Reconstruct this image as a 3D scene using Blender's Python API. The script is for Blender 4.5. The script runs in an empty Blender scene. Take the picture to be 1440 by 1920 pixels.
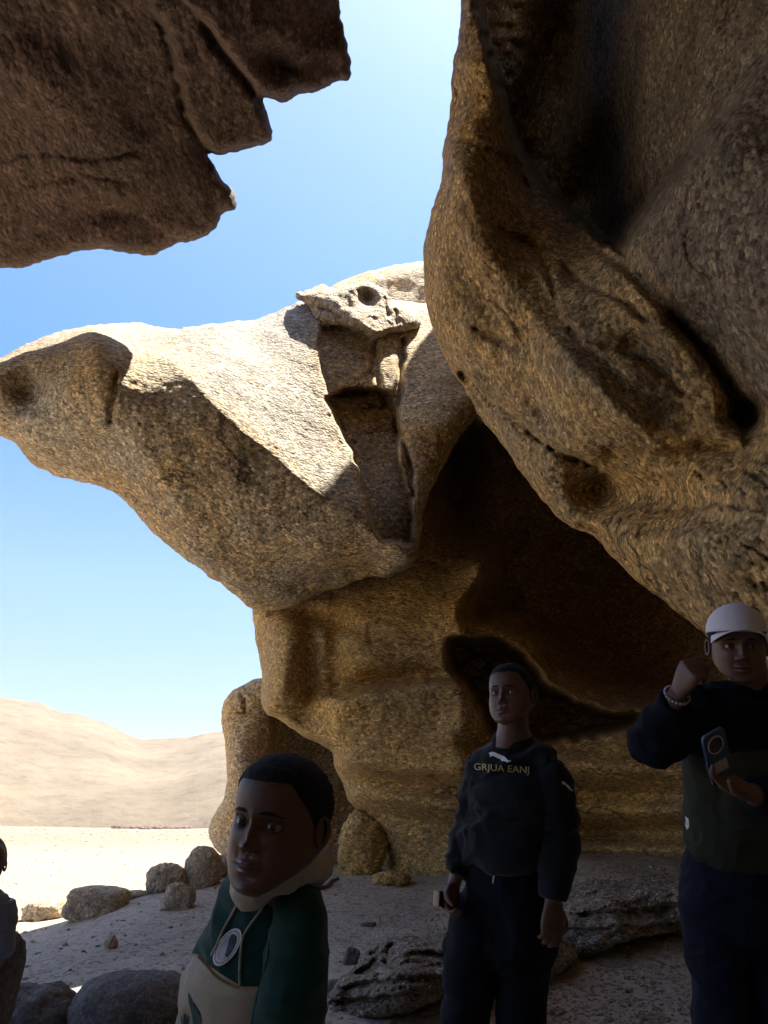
import bpy, bmesh, math, random
import numpy as np
from mathutils import Vector, Matrix, Euler

# ------------------------------------------------------------------ camera, sky, sun, exposure
SC = bpy.context.scene
FPX, PITCH, CAMZ = 1400.0, math.radians(22.5), 1.2
cam = bpy.data.cameras.new('camera'); camo = bpy.data.objects.new('camera', cam)
SC.collection.objects.link(camo); SC.camera = camo
camo.location = (0, 0, CAMZ); camo.rotation_euler = (math.pi/2 + PITCH, 0, 0)
cam.sensor_fit = 'VERTICAL'; cam.sensor_height = 24; cam.lens = 24*FPX/1920
cam.clip_start = 0.05; cam.clip_end = 6000

SUN_EL, SUN_AZ = math.radians(72), math.radians(61)      # azimuth clockwise from +Y (the way the camera looks)
SC.world = bpy.data.worlds.new('World'); SC.world.use_nodes = True
wn = SC.world.node_tree; bg = wn.nodes['Background']
sk = wn.nodes.new('ShaderNodeTexSky'); sk.sky_type = 'NISHITA'; sk.sun_disc = False
sk.sun_elevation = SUN_EL; sk.sun_rotation = SUN_AZ
sk.air_density = 1.0; sk.dust_density = 1.6; sk.ozone_density = 2.0; sk.altitude = 600
tcw = wn.nodes.new('ShaderNodeTexCoord'); sxyz = wn.nodes.new('ShaderNodeSeparateXYZ'); wn.links.new(tcw.outputs['Generated'], sxyz.inputs[0])
rw = wn.nodes.new('ShaderNodeValToRGB'); wn.links.new(sxyz.outputs[2], rw.inputs[0])       # same tint all round the compass: pale haze low down, clear blue above
for e, (p_, c_) in zip([rw.color_ramp.elements[0], rw.color_ramp.elements[1], rw.color_ramp.elements.new(.14), rw.color_ramp.elements.new(.28), rw.color_ramp.elements.new(.5)],
                       [(0.0, (.44, .43, .52)), (1.0, (.34, .62, .90)), (.14, (.52, .53, .62)), (.28, (.58, .65, .72)), (.50, (.36, .60, .80))]):
    e.position = p_; e.color = c_+(1,)
mw = wn.nodes.new('ShaderNodeMix'); mw.data_type = 'RGBA'; mw.blend_type = 'MULTIPLY'; mw.inputs[0].default_value = 1
wn.links.new(sk.outputs[0], mw.inputs[6]); wn.links.new(rw.outputs[0], mw.inputs[7]); wn.links.new(mw.outputs[2], bg.inputs[0]); bg.inputs[1].default_value = 0.095
sun = bpy.data.lights.new('sun', 'SUN'); suno = bpy.data.objects.new('sun', sun); SC.collection.objects.link(suno)
sun.energy = 5.0; sun.angle = math.radians(0.55); sun.color = (1.0, 0.93, 0.82)
sd_ = Vector((math.sin(SUN_AZ)*math.cos(SUN_EL), math.cos(SUN_AZ)*math.cos(SUN_EL), math.sin(SUN_EL)))
suno.rotation_euler = sd_.to_track_quat('Z', 'Y').to_euler()
vs = SC.view_settings; vs.view_transform = 'Standard'; vs.look = 'None'; vs.exposure = 2.0; vs.gamma = 1.0
vs.use_curve_mapping = False
SC.cycles.max_bounces = 8; SC.cycles.diffuse_bounces = 4; SC.cycles.use_denoising = True
SC.cycles.sample_clamp_indirect = 8

# ------------------------------------------------------------------ helpers
CP, SP = math.cos(PITCH), math.sin(PITCH)
def P(u, v, D):
    u = np.asarray(u, float); v = np.asarray(v, float); D = np.asarray(D, float)
    x = (u-720)/FPX*D; y = (960-v)/FPX*D
    return np.stack([x + 0*D, D*CP - y*SP, CAMZ + D*SP + y*CP], -1)

def _hash(ix, iy, iz, seed):
    h = (ix*374761393 + iy*668265263 + iz*2147483647 + seed*1274126177) & 0xFFFFFFFF
    h = ((h ^ (h >> 13))*1274126177) & 0xFFFFFFFF
    h = ((h ^ (h >> 16))*2246822519) & 0xFFFFFFFF
    return ((h ^ (h >> 15)) & 0xFFFFFF)/float(0xFFFFFF)*2 - 1
def vnoise(p, seed=0):
    f = np.floor(p); i = f.astype(np.int64); t = p - f; t = t*t*t*(t*(t*6-15)+10)
    r = 0
    for dx in (0, 1):
        wx = t[..., 0] if dx else 1-t[..., 0]
        for dy in (0, 1):
            wy = t[..., 1] if dy else 1-t[..., 1]
            for dz in (0, 1):
                wz = t[..., 2] if dz else 1-t[..., 2]
                r = r + wx*wy*wz*_hash(i[..., 0]+dx, i[..., 1]+dy, i[..., 2]+dz, seed)
    return r
def fbm(p, scale=1.0, octv=5, gain=0.5, seed=0, ridged=False):
    r = 0; a = 1; q = np.asarray(p)*scale; tot = 0
    for k in range(octv):
        n = vnoise(q, seed+k*17)
        if ridged: n = 1 - 2*np.abs(n)
        r = r + a*n; tot += a; a *= gain; q = q*2.03 + 13.7
    return r/tot

def catmull(pts, n=4, closed=True):
    pts = np.array(pts, float); N = len(pts); out = []
    rng = range(N) if closed else range(N-1)
    for i in rng:
        p0 = pts[(i-1) % N] if closed or i > 0 else pts[i]; p1 = pts[i]; p2 = pts[(i+1) % N]
        p3 = pts[(i+2) % N] if closed or i < N-2 else p2
        for k in range(n):
            t = k/n
            out.append(0.5*((2*p1)+(-p0+p2)*t+(2*p0-5*p1+4*p2-p3)*t*t+(-p0+3*p1-3*p2+p3)*t**3))
    if not closed: out.append(pts[-1])
    return np.array(out)
def seg_info(q, poly, closed):
    """nearest distance, signed side (+ = right-hand side of travel, image y down), overshoot past the ends"""
    A = poly if closed else poly[:-1]; B = np.roll(poly, -1, 0) if closed else poly[1:]
    best = np.full(len(q), 1e18); side = np.zeros(len(q)); over = np.zeros(len(q)); n = len(A)
    for k in range(n):
        a = A[k]; d = B[k]-a; L = (d*d).sum() + 1e-9
        r = q - a; t0 = (r@d)/L; t = np.clip(t0, 0, 1)
        e = r - t[:, None]*d; dd = (e*e).sum(1); m = dd < best
        best[m] = dd[m]; cr = d[0]*r[:, 1]-d[1]*r[:, 0]; side[m] = cr[m]/math.sqrt(L)
        if not closed:
            o = np.zeros(len(q))
            if k == 0: o = np.maximum(o, -t0*math.sqrt(L))
            if k == n-1: o = np.maximum(o, (t0-1)*math.sqrt(L))
            over[m] = o[m]
    return np.sqrt(best), side, over
def sdf_poly(q, poly):
    """positive inside"""
    d = np.full(len(q), 1e18); ins = np.zeros(len(q), bool); N = len(poly)
    for k in range(N):
        a = poly[k]; b = poly[(k+1) % N]; e = b-a; L = (e*e).sum()+1e-9; r = q-a
        t = np.clip((r@e)/L, 0, 1); w = r - t[:, None]*e; d = np.minimum(d, (w*w).sum(1))
        c = (a[1] > q[:, 1]) != (b[1] > q[:, 1])
        if abs(b[1]-a[1]) > 1e-9:
            ins ^= c & (q[:, 0] < (b[0]-a[0])*(q[:, 1]-a[1])/(b[1]-a[1]) + a[0])
    d = np.sqrt(d); return np.where(ins, d, -d)
def smooth(t): t = np.clip(t, 0, 1); return t*t*(3-2*t)

class TPS:
    def __init__(s, pts):
        pts = np.array(pts, float); s.c = pts[:, :2]/500.0; z = pts[:, 2]; n = len(pts)
        d = np.linalg.norm(s.c[:, None]-s.c[None], axis=2)
        K = np.where(d > 0, d*d*np.log(d+1e-12), 0) + np.eye(n)*0.002
        Pm = np.hstack([np.ones((n, 1)), s.c]); A = np.block([[K, Pm], [Pm.T, np.zeros((3, 3))]])
        s.w = np.linalg.solve(A, np.concatenate([z, np.zeros(3)]))
    def __call__(s, q):
        q = q/500.0; r = s.w[-3] + q@s.w[-2:]
        for k in range(len(s.c)):
            d2 = ((q-s.c[k])**2).sum(1); r = r + s.w[k]*0.5*d2*np.log(d2+1e-12)
        return r

def feats_eval(q, feats):
    D = np.zeros(len(q))
    for f in feats:
        k = f[0]
        if k == 'g':
            _, u, v, su, sv, ang, amp = f; a = math.radians(ang); x = q[:, 0]-u; y = q[:, 1]-v
            X = x*math.cos(a)+y*math.sin(a); Y = -x*math.sin(a)+y*math.cos(a)
            D += amp*np.exp(-0.5*((X/su)**2+(Y/sv)**2))
        elif k == 'c':
            _, poly, w, amp = f; wq = q + 3*np.stack([vnoise(np.c_[q/14.0, q[:, :1]*0], 5), vnoise(np.c_[q/14.0, q[:, :1]*0], 9)], 1)
            d, s_, o = seg_info(wq, catmull(poly, 4, False), False)
            D += amp*np.exp(-(d/w)**2)
        elif k == 's':
            _, poly, amp, w, reach = f; wq = q + 4*np.stack([vnoise(np.c_[q/18.0, q[:, :1]*0], 5), vnoise(np.c_[q/18.0, q[:, :1]*0], 9)], 1)
            d, s_, o = seg_info(wq, catmull(poly, 4, False), False)
            sd = np.sign(s_)*d
            D += amp*smooth((sd/w+1)/2)*np.exp(-np.maximum(sd, 0)/reach)*np.exp(-(o/22)**2)
        elif k == 'k':
            _, poly, amp, reach = f; d, s_, o = seg_info(q, catmull(poly, 4, False), False)
            D -= amp*np.exp(-np.sqrt(d*d+16)/reach)
        elif k == 'p':
            _, poly, amp, w = f; wq = q + 4*np.stack([vnoise(np.c_[q/18.0, q[:, :1]*0], 5), vnoise(np.c_[q/18.0, q[:, :1]*0], 9)], 1)
            sd = sdf_poly(wq, catmull(poly, 3)); D += amp*smooth(sd/w)
    return D

COL = SC.collection
def link_mesh(name, V, Fc, mat, parent=None, smooth_=True, origin=None):
    V = np.asarray(V, float)
    me = bpy.data.meshes.new(name)
    if origin is None: origin = V.mean(0)
    me.from_pydata((V-origin).tolist(), [], [tuple(f) for f in Fc]); me.validate()
    if smooth_: me.polygons.foreach_set('use_smooth', [True]*len(me.polygons))
    me.materials.append(mat); me.update()
    o = bpy.data.objects.new(name, me); COL.objects.link(o); o.location = origin
    if parent: o.parent = parent; o.location = Vector(origin) - parent.location
    return o
def tag(o, label=None, cat=None, group=None, kind=None):
    if label: o['label'] = label
    if cat: o['category'] = cat
    if group: o['group'] = group
    if kind: o['kind'] = kind
    return o
def empty(name, loc):
    o = bpy.data.objects.new(name, None); COL.objects.link(o); o.location = Vector(loc); o.empty_display_size = .1
    return o

def relief(name, outline, pts, mat, R=.3, wR=40, T=2.0, wB=200, step=4, feats=(), amp=.05, nsc=1.2, octv=6,
           ridge=0.0, rsc=3, aniso=(1, 1, 1), warp=3, wsc=20, parent=None, seed=0, flake=0.0, patina_dim=None):
    poly = catmull(outline, 3); tps = TPS(pts)
    lo = poly.min(0)-step*2; hi = poly.max(0)+step*2
    us = np.arange(lo[0], hi[0]+step, step); vs_ = np.arange(lo[1], hi[1]+step, step)
    U, Vv = np.meshgrid(us, vs_); q = np.stack([U.ravel(), Vv.ravel()], 1); nu, nv = len(us), len(vs_)
    def sdw(x):
        z = np.zeros((len(x), 1)); p1 = np.hstack([x/wsc, z+seed])
        w = warp*np.stack([fbm(p1, 1, 3, .6, 3+seed), fbm(p1, 1, 3, .6, 31+seed)], 1)
        return sdf_poly(x+w, poly)
    s = sdw(q); ins = s > 0
    I = ins.reshape(nv, nu)
    cell = I[:-1, :-1] | I[1:, :-1] | I[:-1, 1:] | I[1:, 1:]
    cj, ci = np.nonzero(cell)
    quad = np.stack([cj*nu+ci, (cj+1)*nu+ci, (cj+1)*nu+ci+1, cj*nu+ci+1], 1)
    used = np.unique(quad); rem = -np.ones(len(q), int); rem[used] = np.arange(len(used))
    quad = rem[quad]; q = q[used]; s = s[used]
    out = s <= 0
    qo = q[out]
    for it in range(3):
        e = .7; s0 = sdw(qo)
        g = np.stack([sdw(qo+[e, 0])-sdw(qo-[e, 0]), sdw(qo+[0, e])-sdw(qo-[0, e])], 1)/(2*e)
        g /= np.maximum(np.linalg.norm(g, axis=1, keepdims=True), .3)
        qo = qo - np.clip(s0, -8, 8)[:, None]*g
    q[out] = qo; s = np.where(out, 0, s)
    base = tps(q)
    g1 = np.sqrt(1-(1-np.clip(s/wR, 0, 1))**2)
    Df = base + R*(1-g1) + feats_eval(q, feats)*smooth(s/14+.15)
    p3 = P(q[:, 0], q[:, 1], Df)*np.array(aniso)
    n = amp*fbm(p3, nsc, octv, .5, 40+seed)
    if ridge: n += ridge*fbm(p3, rsc, 4, .55, 77+seed, True)
    if flake:   # broken, stepped flakes
        h = fbm(p3, rsc*.6, 5, .5, 99+seed)*5; n += flake*(np.floor(h)+smooth((h-np.floor(h))*3))/5
    Df = Df - n*(0.35+.65*smooth(s/20))
    Vf = P(q[:, 0], q[:, 1], Df)
    inn = np.nonzero(~out)[0]; bi = np.arange(len(q)); bi[inn] = len(q)+np.arange(len(inn))
    gB = np.sqrt(1-(1-np.clip(s[inn]/wB, 0, 1))**2)
    Db = np.maximum(base[inn], Df[inn]+.05) + R + T*gB
    Vb = P(q[inn, 0], q[inn, 1], Db); Vb = Vb + (fbm(Vb, .6, 3, .5, 5)*.15*gB)[:, None]
    V = np.vstack([Vf, Vb])
    qb = bi[quad][:, ::-1]
    o = link_mesh(name, V, np.vstack([quad, qb]).tolist(), mat, parent)
    if patina_dim is not None:      # grey skin on part of the rock; also dims overlit parts in the colour
        a = smooth(sdf_poly(q + 14*np.stack([fbm(np.c_[q/60, q[:, :1]*0], 1, 4, .6, 5), fbm(np.c_[q/60, q[:, :1]*0], 1, 4, .6, 8)], 1), np.array(patina_dim, float))/70+.4)
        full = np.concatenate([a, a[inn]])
        if len(o.data.vertices) == len(full): o.data.attributes.new('patina_dim', 'FLOAT', 'POINT').data.foreach_set('value', full)
    return o
# ------------------------------------------------------------------ materials
def new_mat(name):
    m = bpy.data.materials.new(name); m.use_nodes = True
    nt = m.node_tree; b = nt.nodes['Principled BSDF']; return m, nt, b
def nd(nt, t, **kw):
    n = nt.nodes.new(t)
    for k, v in kw.items():
        if k in n.inputs: n.inputs[k].default_value = v
        else: setattr(n, k, v)
    return n
def ramp(nt, src, stops):
    r = nt.nodes.new('ShaderNodeValToRGB'); cr = r.color_ramp
    while len(cr.elements) < len(stops): cr.elements.new(.5)
    for e, (p, c) in zip(cr.elements, stops):
        e.position = p; e.color = (c if hasattr(c, '__len__') else (c, c, c)) + (1,) if hasattr(c, '__len__') else (c, c, c, 1)
    nt.links.new(src, r.inputs[0]); return r.outputs[0]
def mixc(nt, fac, a, b, mode='MIX'):
    m = nt.nodes.new('ShaderNodeMix'); m.data_type = 'RGBA'; m.blend_type = mode
    for s, x in ((0, fac), (6, a), (7, b)):
        if hasattr(x, 'links') or isinstance(x, bpy.types.NodeSocket): nt.links.new(x, m.inputs[s])
        elif isinstance(x, (int, float)): m.inputs[s].default_value = x
        else: m.inputs[s].default_value = tuple(x)+(1,)
    return m.outputs[2]
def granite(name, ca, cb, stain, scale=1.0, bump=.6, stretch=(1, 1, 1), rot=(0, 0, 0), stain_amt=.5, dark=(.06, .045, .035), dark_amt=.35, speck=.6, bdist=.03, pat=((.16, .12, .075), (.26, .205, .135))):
    m, nt, b = new_mat(name); L = nt.links
    tc = nd(nt, 'ShaderNodeTexCoord'); mp = nd(nt, 'ShaderNodeMapping'); L.new(tc.outputs['Object'], mp.inputs[0])
    mp.inputs['Scale'].default_value = stretch; mp.inputs['Rotation'].default_value = rot
    warp = nd(nt, 'ShaderNodeTexNoise', Scale=9*scale, Detail=4.0); L.new(tc.outputs['Object'], warp.inputs[0])
    va = nd(nt, 'ShaderNodeVectorMath', operation='MULTIPLY_ADD'); L.new(warp.outputs['Color'], va.inputs[0])
    va.inputs[1].default_value = (.022, .022, .022); L.new(mp.outputs[0], va.inputs[2])
    v1 = nd(nt, 'ShaderNodeTexVoronoi', Scale=26*scale); v1.inputs['Randomness'].default_value = 1
    v2 = nd(nt, 'ShaderNodeTexVoronoi', Scale=60*scale)
    n1 = nd(nt, 'ShaderNodeTexNoise', Scale=.9, Detail=8.0); n1.inputs['Roughness'].default_value = .62
    n2 = nd(nt, 'ShaderNodeTexNoise', Scale=14*scale, Detail=9.0); n2.inputs['Roughness'].default_value = .7
    n3 = nd(nt, 'ShaderNodeTexNoise', Scale=2.2, Detail=7.0); n3.inputs['Roughness'].default_value = .6
    for n in (v1, v2, n2): L.new(va.outputs[0], n.inputs[0])
    L.new(tc.outputs['Object'], n1.inputs[0]); L.new(tc.outputs['Object'], n3.inputs[0])
    base = mixc(nt, ramp(nt, n3.outputs[0], [(.35, 0), (.65, 1)]), ca, cb)
    base = mixc(nt, ramp(nt, n1.outputs[0], [(.5-.25*stain_amt, 1.0), (.62-.1*stain_amt+.1, 0)]), base, stain)
    pa = nt.nodes.new('ShaderNodeAttribute'); pa.attribute_name = 'patina_dim'
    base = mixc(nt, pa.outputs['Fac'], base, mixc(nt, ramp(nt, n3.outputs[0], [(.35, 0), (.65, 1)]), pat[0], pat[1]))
    sp = nd(nt, 'ShaderNodeSeparateColor'); L.new(v1.outputs['Color'], sp.inputs[0])
    sp2 = nd(nt, 'ShaderNodeSeparateColor'); L.new(v2.outputs['Color'], sp2.inputs[0])
    g1 = ramp(nt, sp.outputs[0], [(0, .22), (.25, .7), (.75, 1.1), (1, 1.9)])
    g2 = ramp(nt, sp2.outputs[1], [(0, .3), (.3, .85), (1, 1.5)])
    c = mixc(nt, speck, base, g1, 'MULTIPLY'); c = mixc(nt, speck, c, g2, 'MULTIPLY')
    c = mixc(nt, .75, c, ramp(nt, n2.outputs[0], [(.3, .45), (.5, 1.0), (.7, 1.4)]), 'MULTIPLY')
    dk = nd(nt, 'ShaderNodeTexNoise', Scale=1.6, Detail=10.0); dk.inputs['Roughness'].default_value = .72
    L.new(mp.outputs[0], dk.inputs[0])
    c = mixc(nt, ramp(nt, dk.outputs[0], [(.53, 0), (.66, dark_amt)]), c, dark)
    ck = nd(nt, 'ShaderNodeTexNoise', Scale=.55, Detail=7.0); ck.inputs['Roughness'].default_value = .55; L.new(mp.outputs[0], ck.inputs[0])
    ckl = ramp(nt, ck.outputs[0], [(.492, 0), (.4975, 1), (.5005, 1), (.506, 0)])
    ckm = nd(nt, 'ShaderNodeTexNoise', Scale=.8, Detail=2.0); L.new(tc.outputs['Object'], ckm.inputs[0])
    ckf = nd(nt, 'ShaderNodeMath', operation='MULTIPLY'); L.new(ckl, ckf.inputs[0]); L.new(ramp(nt, ckm.outputs[0], [(.52, 0), (.60, .8)]), ckf.inputs[1])
    c = mixc(nt, ckf.outputs[0], c, (.05, .035, .025))
    L.new(c, b.inputs['Base Color']); b.inputs['Roughness'].default_value = .82; b.inputs['Specular IOR Level'].default_value = .35
    h = nd(nt, 'ShaderNodeMath', operation='MULTIPLY'); L.new(n2.outputs[0], h.inputs[0]); h.inputs[1].default_value = 1.3
    h2 = nd(nt, 'ShaderNodeMath', operation='MULTIPLY_ADD'); L.new(v1.outputs['Distance'], h2.inputs[0]); h2.inputs[1].default_value = -.7; L.new(h.outputs[0], h2.inputs[2])
    h3 = nd(nt, 'ShaderNodeMath', operation='MULTIPLY_ADD'); L.new(sp.outputs[1], h3.inputs[0]); h3.inputs[1].default_value = .25; L.new(h2.outputs[0], h3.inputs[2])
    h4 = nd(nt, 'ShaderNodeMath', operation='MULTIPLY_ADD'); L.new(ckf.outputs[0], h4.inputs[0]); h4.inputs[1].default_value = -1.2; L.new(h3.outputs[0], h4.inputs[2])
    bp = nd(nt, 'ShaderNodeBump', Strength=bump, Distance=bdist); L.new(h4.outputs[0], bp.inputs['Height']); L.new(bp.outputs[0], b.inputs['Normal'])
    return m
M = {}
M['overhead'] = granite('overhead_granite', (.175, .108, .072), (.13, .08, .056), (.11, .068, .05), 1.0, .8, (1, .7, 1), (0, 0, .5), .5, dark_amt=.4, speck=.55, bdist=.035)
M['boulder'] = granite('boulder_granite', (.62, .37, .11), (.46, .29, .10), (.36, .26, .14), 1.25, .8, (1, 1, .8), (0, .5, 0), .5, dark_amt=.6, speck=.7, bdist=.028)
M['bird'] = granite('arch_granite', (.62, .40, .15), (.52, .34, .14), (.50, .41, .28), 1.15, .8, (.8, 1, 1.15), (0, .4, 0), .45, dark_amt=.4, speck=.7, bdist=.03, pat=((.27, .24, .20), (.44, .38, .29)))
M['stem'] = granite('stem_granite', (.68, .43, .13), (.56, .36, .115), (.46, .31, .13), 1.1, .8, (.75, 1, 1.3), (0, .3, 0), .4, dark_amt=.4, speck=.6, bdist=.028)
M['pale'] = granite('pale_granite', (.56, .46, .33), (.47, .38, .27), (.48, .37, .24), 1.1, .9, (1, 1, .7), (0, .3, 0), .5, dark_amt=.1, speck=.5, bdist=.04)
M['small'] = granite('small_rock_granite', (.50, .41, .30), (.42, .35, .26), (.42, .32, .20), 1.5, .8, stain_amt=.4, dark_amt=.3, speck=.5, bdist=.02)
M['grey'] = granite('grey_rock', (.14, .14, .145), (.11, .11, .115), (.15, .13, .12), 2.2, .6, stain_amt=.3, dark_amt=.2, speck=.35, bdist=.012)
M['outcrop'] = granite('outcrop_granite', (.44, .34, .24), (.33, .26, .19), (.28, .22, .17), 1.6, 1.0, (1, 1, 1.4), (0, 0, 0), .5, dark_amt=.6, speck=.9, bdist=.03)
# ------------------------------------------------------------------ ground
def sstep(a, b, x): return smooth((x-a)/(b-a))
def ground_z(x, y):
    r = np.hypot(x, y)
    z = .092*np.clip(y-4.8, 0, 6.2)*sstep(-4.6, -2.4, x)*(1-sstep(13, 20, y))
    z = z + .14*np.clip(y-5.6, 0, 2.6)*sstep(.4, 2.4, x)*(1-sstep(12, 18, y))
    z = z - .10*sstep(1.2, 3.2, -x)*sstep(3, 5, y)*(1-sstep(9, 14, y))
    return z
def ground_full(x, y):
    p = np.stack([x, y, 0*x], -1); r = np.hypot(x, y)
    z = ground_z(x, y)
    near = np.exp(-r/30)
    z = z + .045*fbm(p, .9, 6, .55, 3)*near + .03*np.maximum(0, fbm(p, 2.3, 4, .5, 8))*near*sstep(0, 2.5, x)
    z = z + .022*fbm(p, 3.6, 3, .5, 15)*near - .02*np.maximum(0, fbm(p, 4.5, 3, .5, 12)-.1)*near + .5*fbm(p, .02, 3, .5, 6)*sstep(25, 90, r) + .1*fbm(p, .12, 3, .5, 61)*sstep(12, 30, r)
    return z
az = np.radians(np.concatenate([np.arange(-180, -40, 4), np.arange(-40, 34, .22), np.arange(34, 180, 4)]))
rr = np.concatenate([[0.02], np.geomspace(.4, 3.5, 30), np.geomspace(3.56, 30, 260), np.geomspace(30.6, 900, 110)])
AZ, RR = np.meshgrid(az, rr); gx = RR*np.sin(AZ); gy = RR*np.cos(AZ)
gV = np.stack([gx.ravel(), gy.ravel(), ground_full(gx.ravel(), gy.ravel())], 1)
na, nr = len(az), len(rr); jj, ii = np.meshgrid(np.arange(nr-1), np.arange(na), indexing='ij'); jj = jj.ravel(); ii = ii.ravel(); i2 = (ii+1) % na
gF = np.stack([jj*na+ii, jj*na+i2, (jj+1)*na+i2, (jj+1)*na+ii], 1)
def sand_mat():
    m, nt, b = new_mat('sandy_ground'); L = nt.links
    tc = nd(nt, 'ShaderNodeTexCoord'); O = tc.outputs['Object']
    n1 = nd(nt, 'ShaderNodeTexNoise', Scale=.35, Detail=8.0); n2 = nd(nt, 'ShaderNodeTexNoise', Scale=22., Detail=9.0); n3 = nd(nt, 'ShaderNodeTexNoise', Scale=3., Detail=8.0)
    n2.inputs['Roughness'].default_value = .75; n3.inputs['Roughness'].default_value = .65
    v = nd(nt, 'ShaderNodeTexVoronoi', Scale=30.); v2 = nd(nt, 'ShaderNodeTexVoronoi', Scale=9.)
    for n in (n1, n2, n3, v, v2): L.new(O, n.inputs[0])
    far = nd(nt, 'ShaderNodeTexNoise', Scale=.05, Detail=9.0); mp = nd(nt, 'ShaderNodeMapping'); mp.inputs['Scale'].default_value = (.35, 1.6, 1); L.new(O, mp.inputs[0]); L.new(mp.outputs[0], far.inputs[0])
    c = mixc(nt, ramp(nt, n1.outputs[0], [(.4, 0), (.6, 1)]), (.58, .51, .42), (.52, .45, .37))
    c = mixc(nt, ramp(nt, far.outputs[0], [(.42, 0), (.62, .6)]), c, (.38, .31, .22))
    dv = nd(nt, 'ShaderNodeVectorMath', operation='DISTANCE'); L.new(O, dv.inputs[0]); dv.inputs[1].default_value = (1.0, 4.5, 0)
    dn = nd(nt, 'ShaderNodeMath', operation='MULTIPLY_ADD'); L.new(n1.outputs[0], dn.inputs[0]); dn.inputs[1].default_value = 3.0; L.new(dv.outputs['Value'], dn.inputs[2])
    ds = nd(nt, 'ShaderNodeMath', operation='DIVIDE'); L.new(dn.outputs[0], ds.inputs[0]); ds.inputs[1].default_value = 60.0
    c = mixc(nt, ramp(nt, ds.outputs[0], [(.12, 0), (.20, .85)]), c, (.25, .195, .13))      # sunlit sand darkened in colour against overexposure, shaded floor kept paler
    c = mixc(nt, ramp(nt, ds.outputs[0], [(.35, 0), (.9, .8)]), c, (.155, .125, .09))        # distant plain darkened again in colour to curb its sunlit brightness
    c = mixc(nt, .6, c, ramp(nt, n3.outputs[0], [(.3, .72), (.5, 1.), (.7, 1.15)]), 'MULTIPLY')
    c = mixc(nt, .55, c, ramp(nt, n2.outputs[0], [(.3, .6), (.5, 1.), (.7, 1.25)]), 'MULTIPLY')
    sp = nd(nt, 'ShaderNodeSeparateColor'); L.new(v.outputs['Color'], sp.inputs[0])
    c = mixc(nt, ramp(nt, sp.outputs[0], [(.78, 0), (.82, .55)]), c, (.16, .12, .10))
    c = mixc(nt, ramp(nt, sp.outputs[1], [(.93, 0), (.95, .6)]), c, (.6, .55, .48))
    L.new(c, b.inputs['Base Color']); b.inputs['Roughness'].default_value = .95; b.inputs['Specular IOR Level'].default_value = .2
    a = nd(nt, 'ShaderNodeMath', operation='ADD'); L.new(n2.outputs[0], a.inputs[0]); L.new(n3.outputs[0], a.inputs[1])
    a2 = nd(nt, 'ShaderNodeMath', operation='MULTIPLY_ADD'); L.new(v.outputs['Distance'], a2.inputs[0]); a2.inputs[1].default_value = -.5; L.new(a.outputs[0], a2.inputs[2])
    bp = nd(nt, 'ShaderNodeBump', Strength=.7, Distance=.04); L.new(a2.outputs[0], bp.inputs['Height']); L.new(bp.outputs[0], b.inputs['Normal'])
    return m
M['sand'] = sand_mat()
tag(link_mesh('ground', gV, gF.tolist(), M['sand'], origin=np.zeros(3)), kind='structure')

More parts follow.
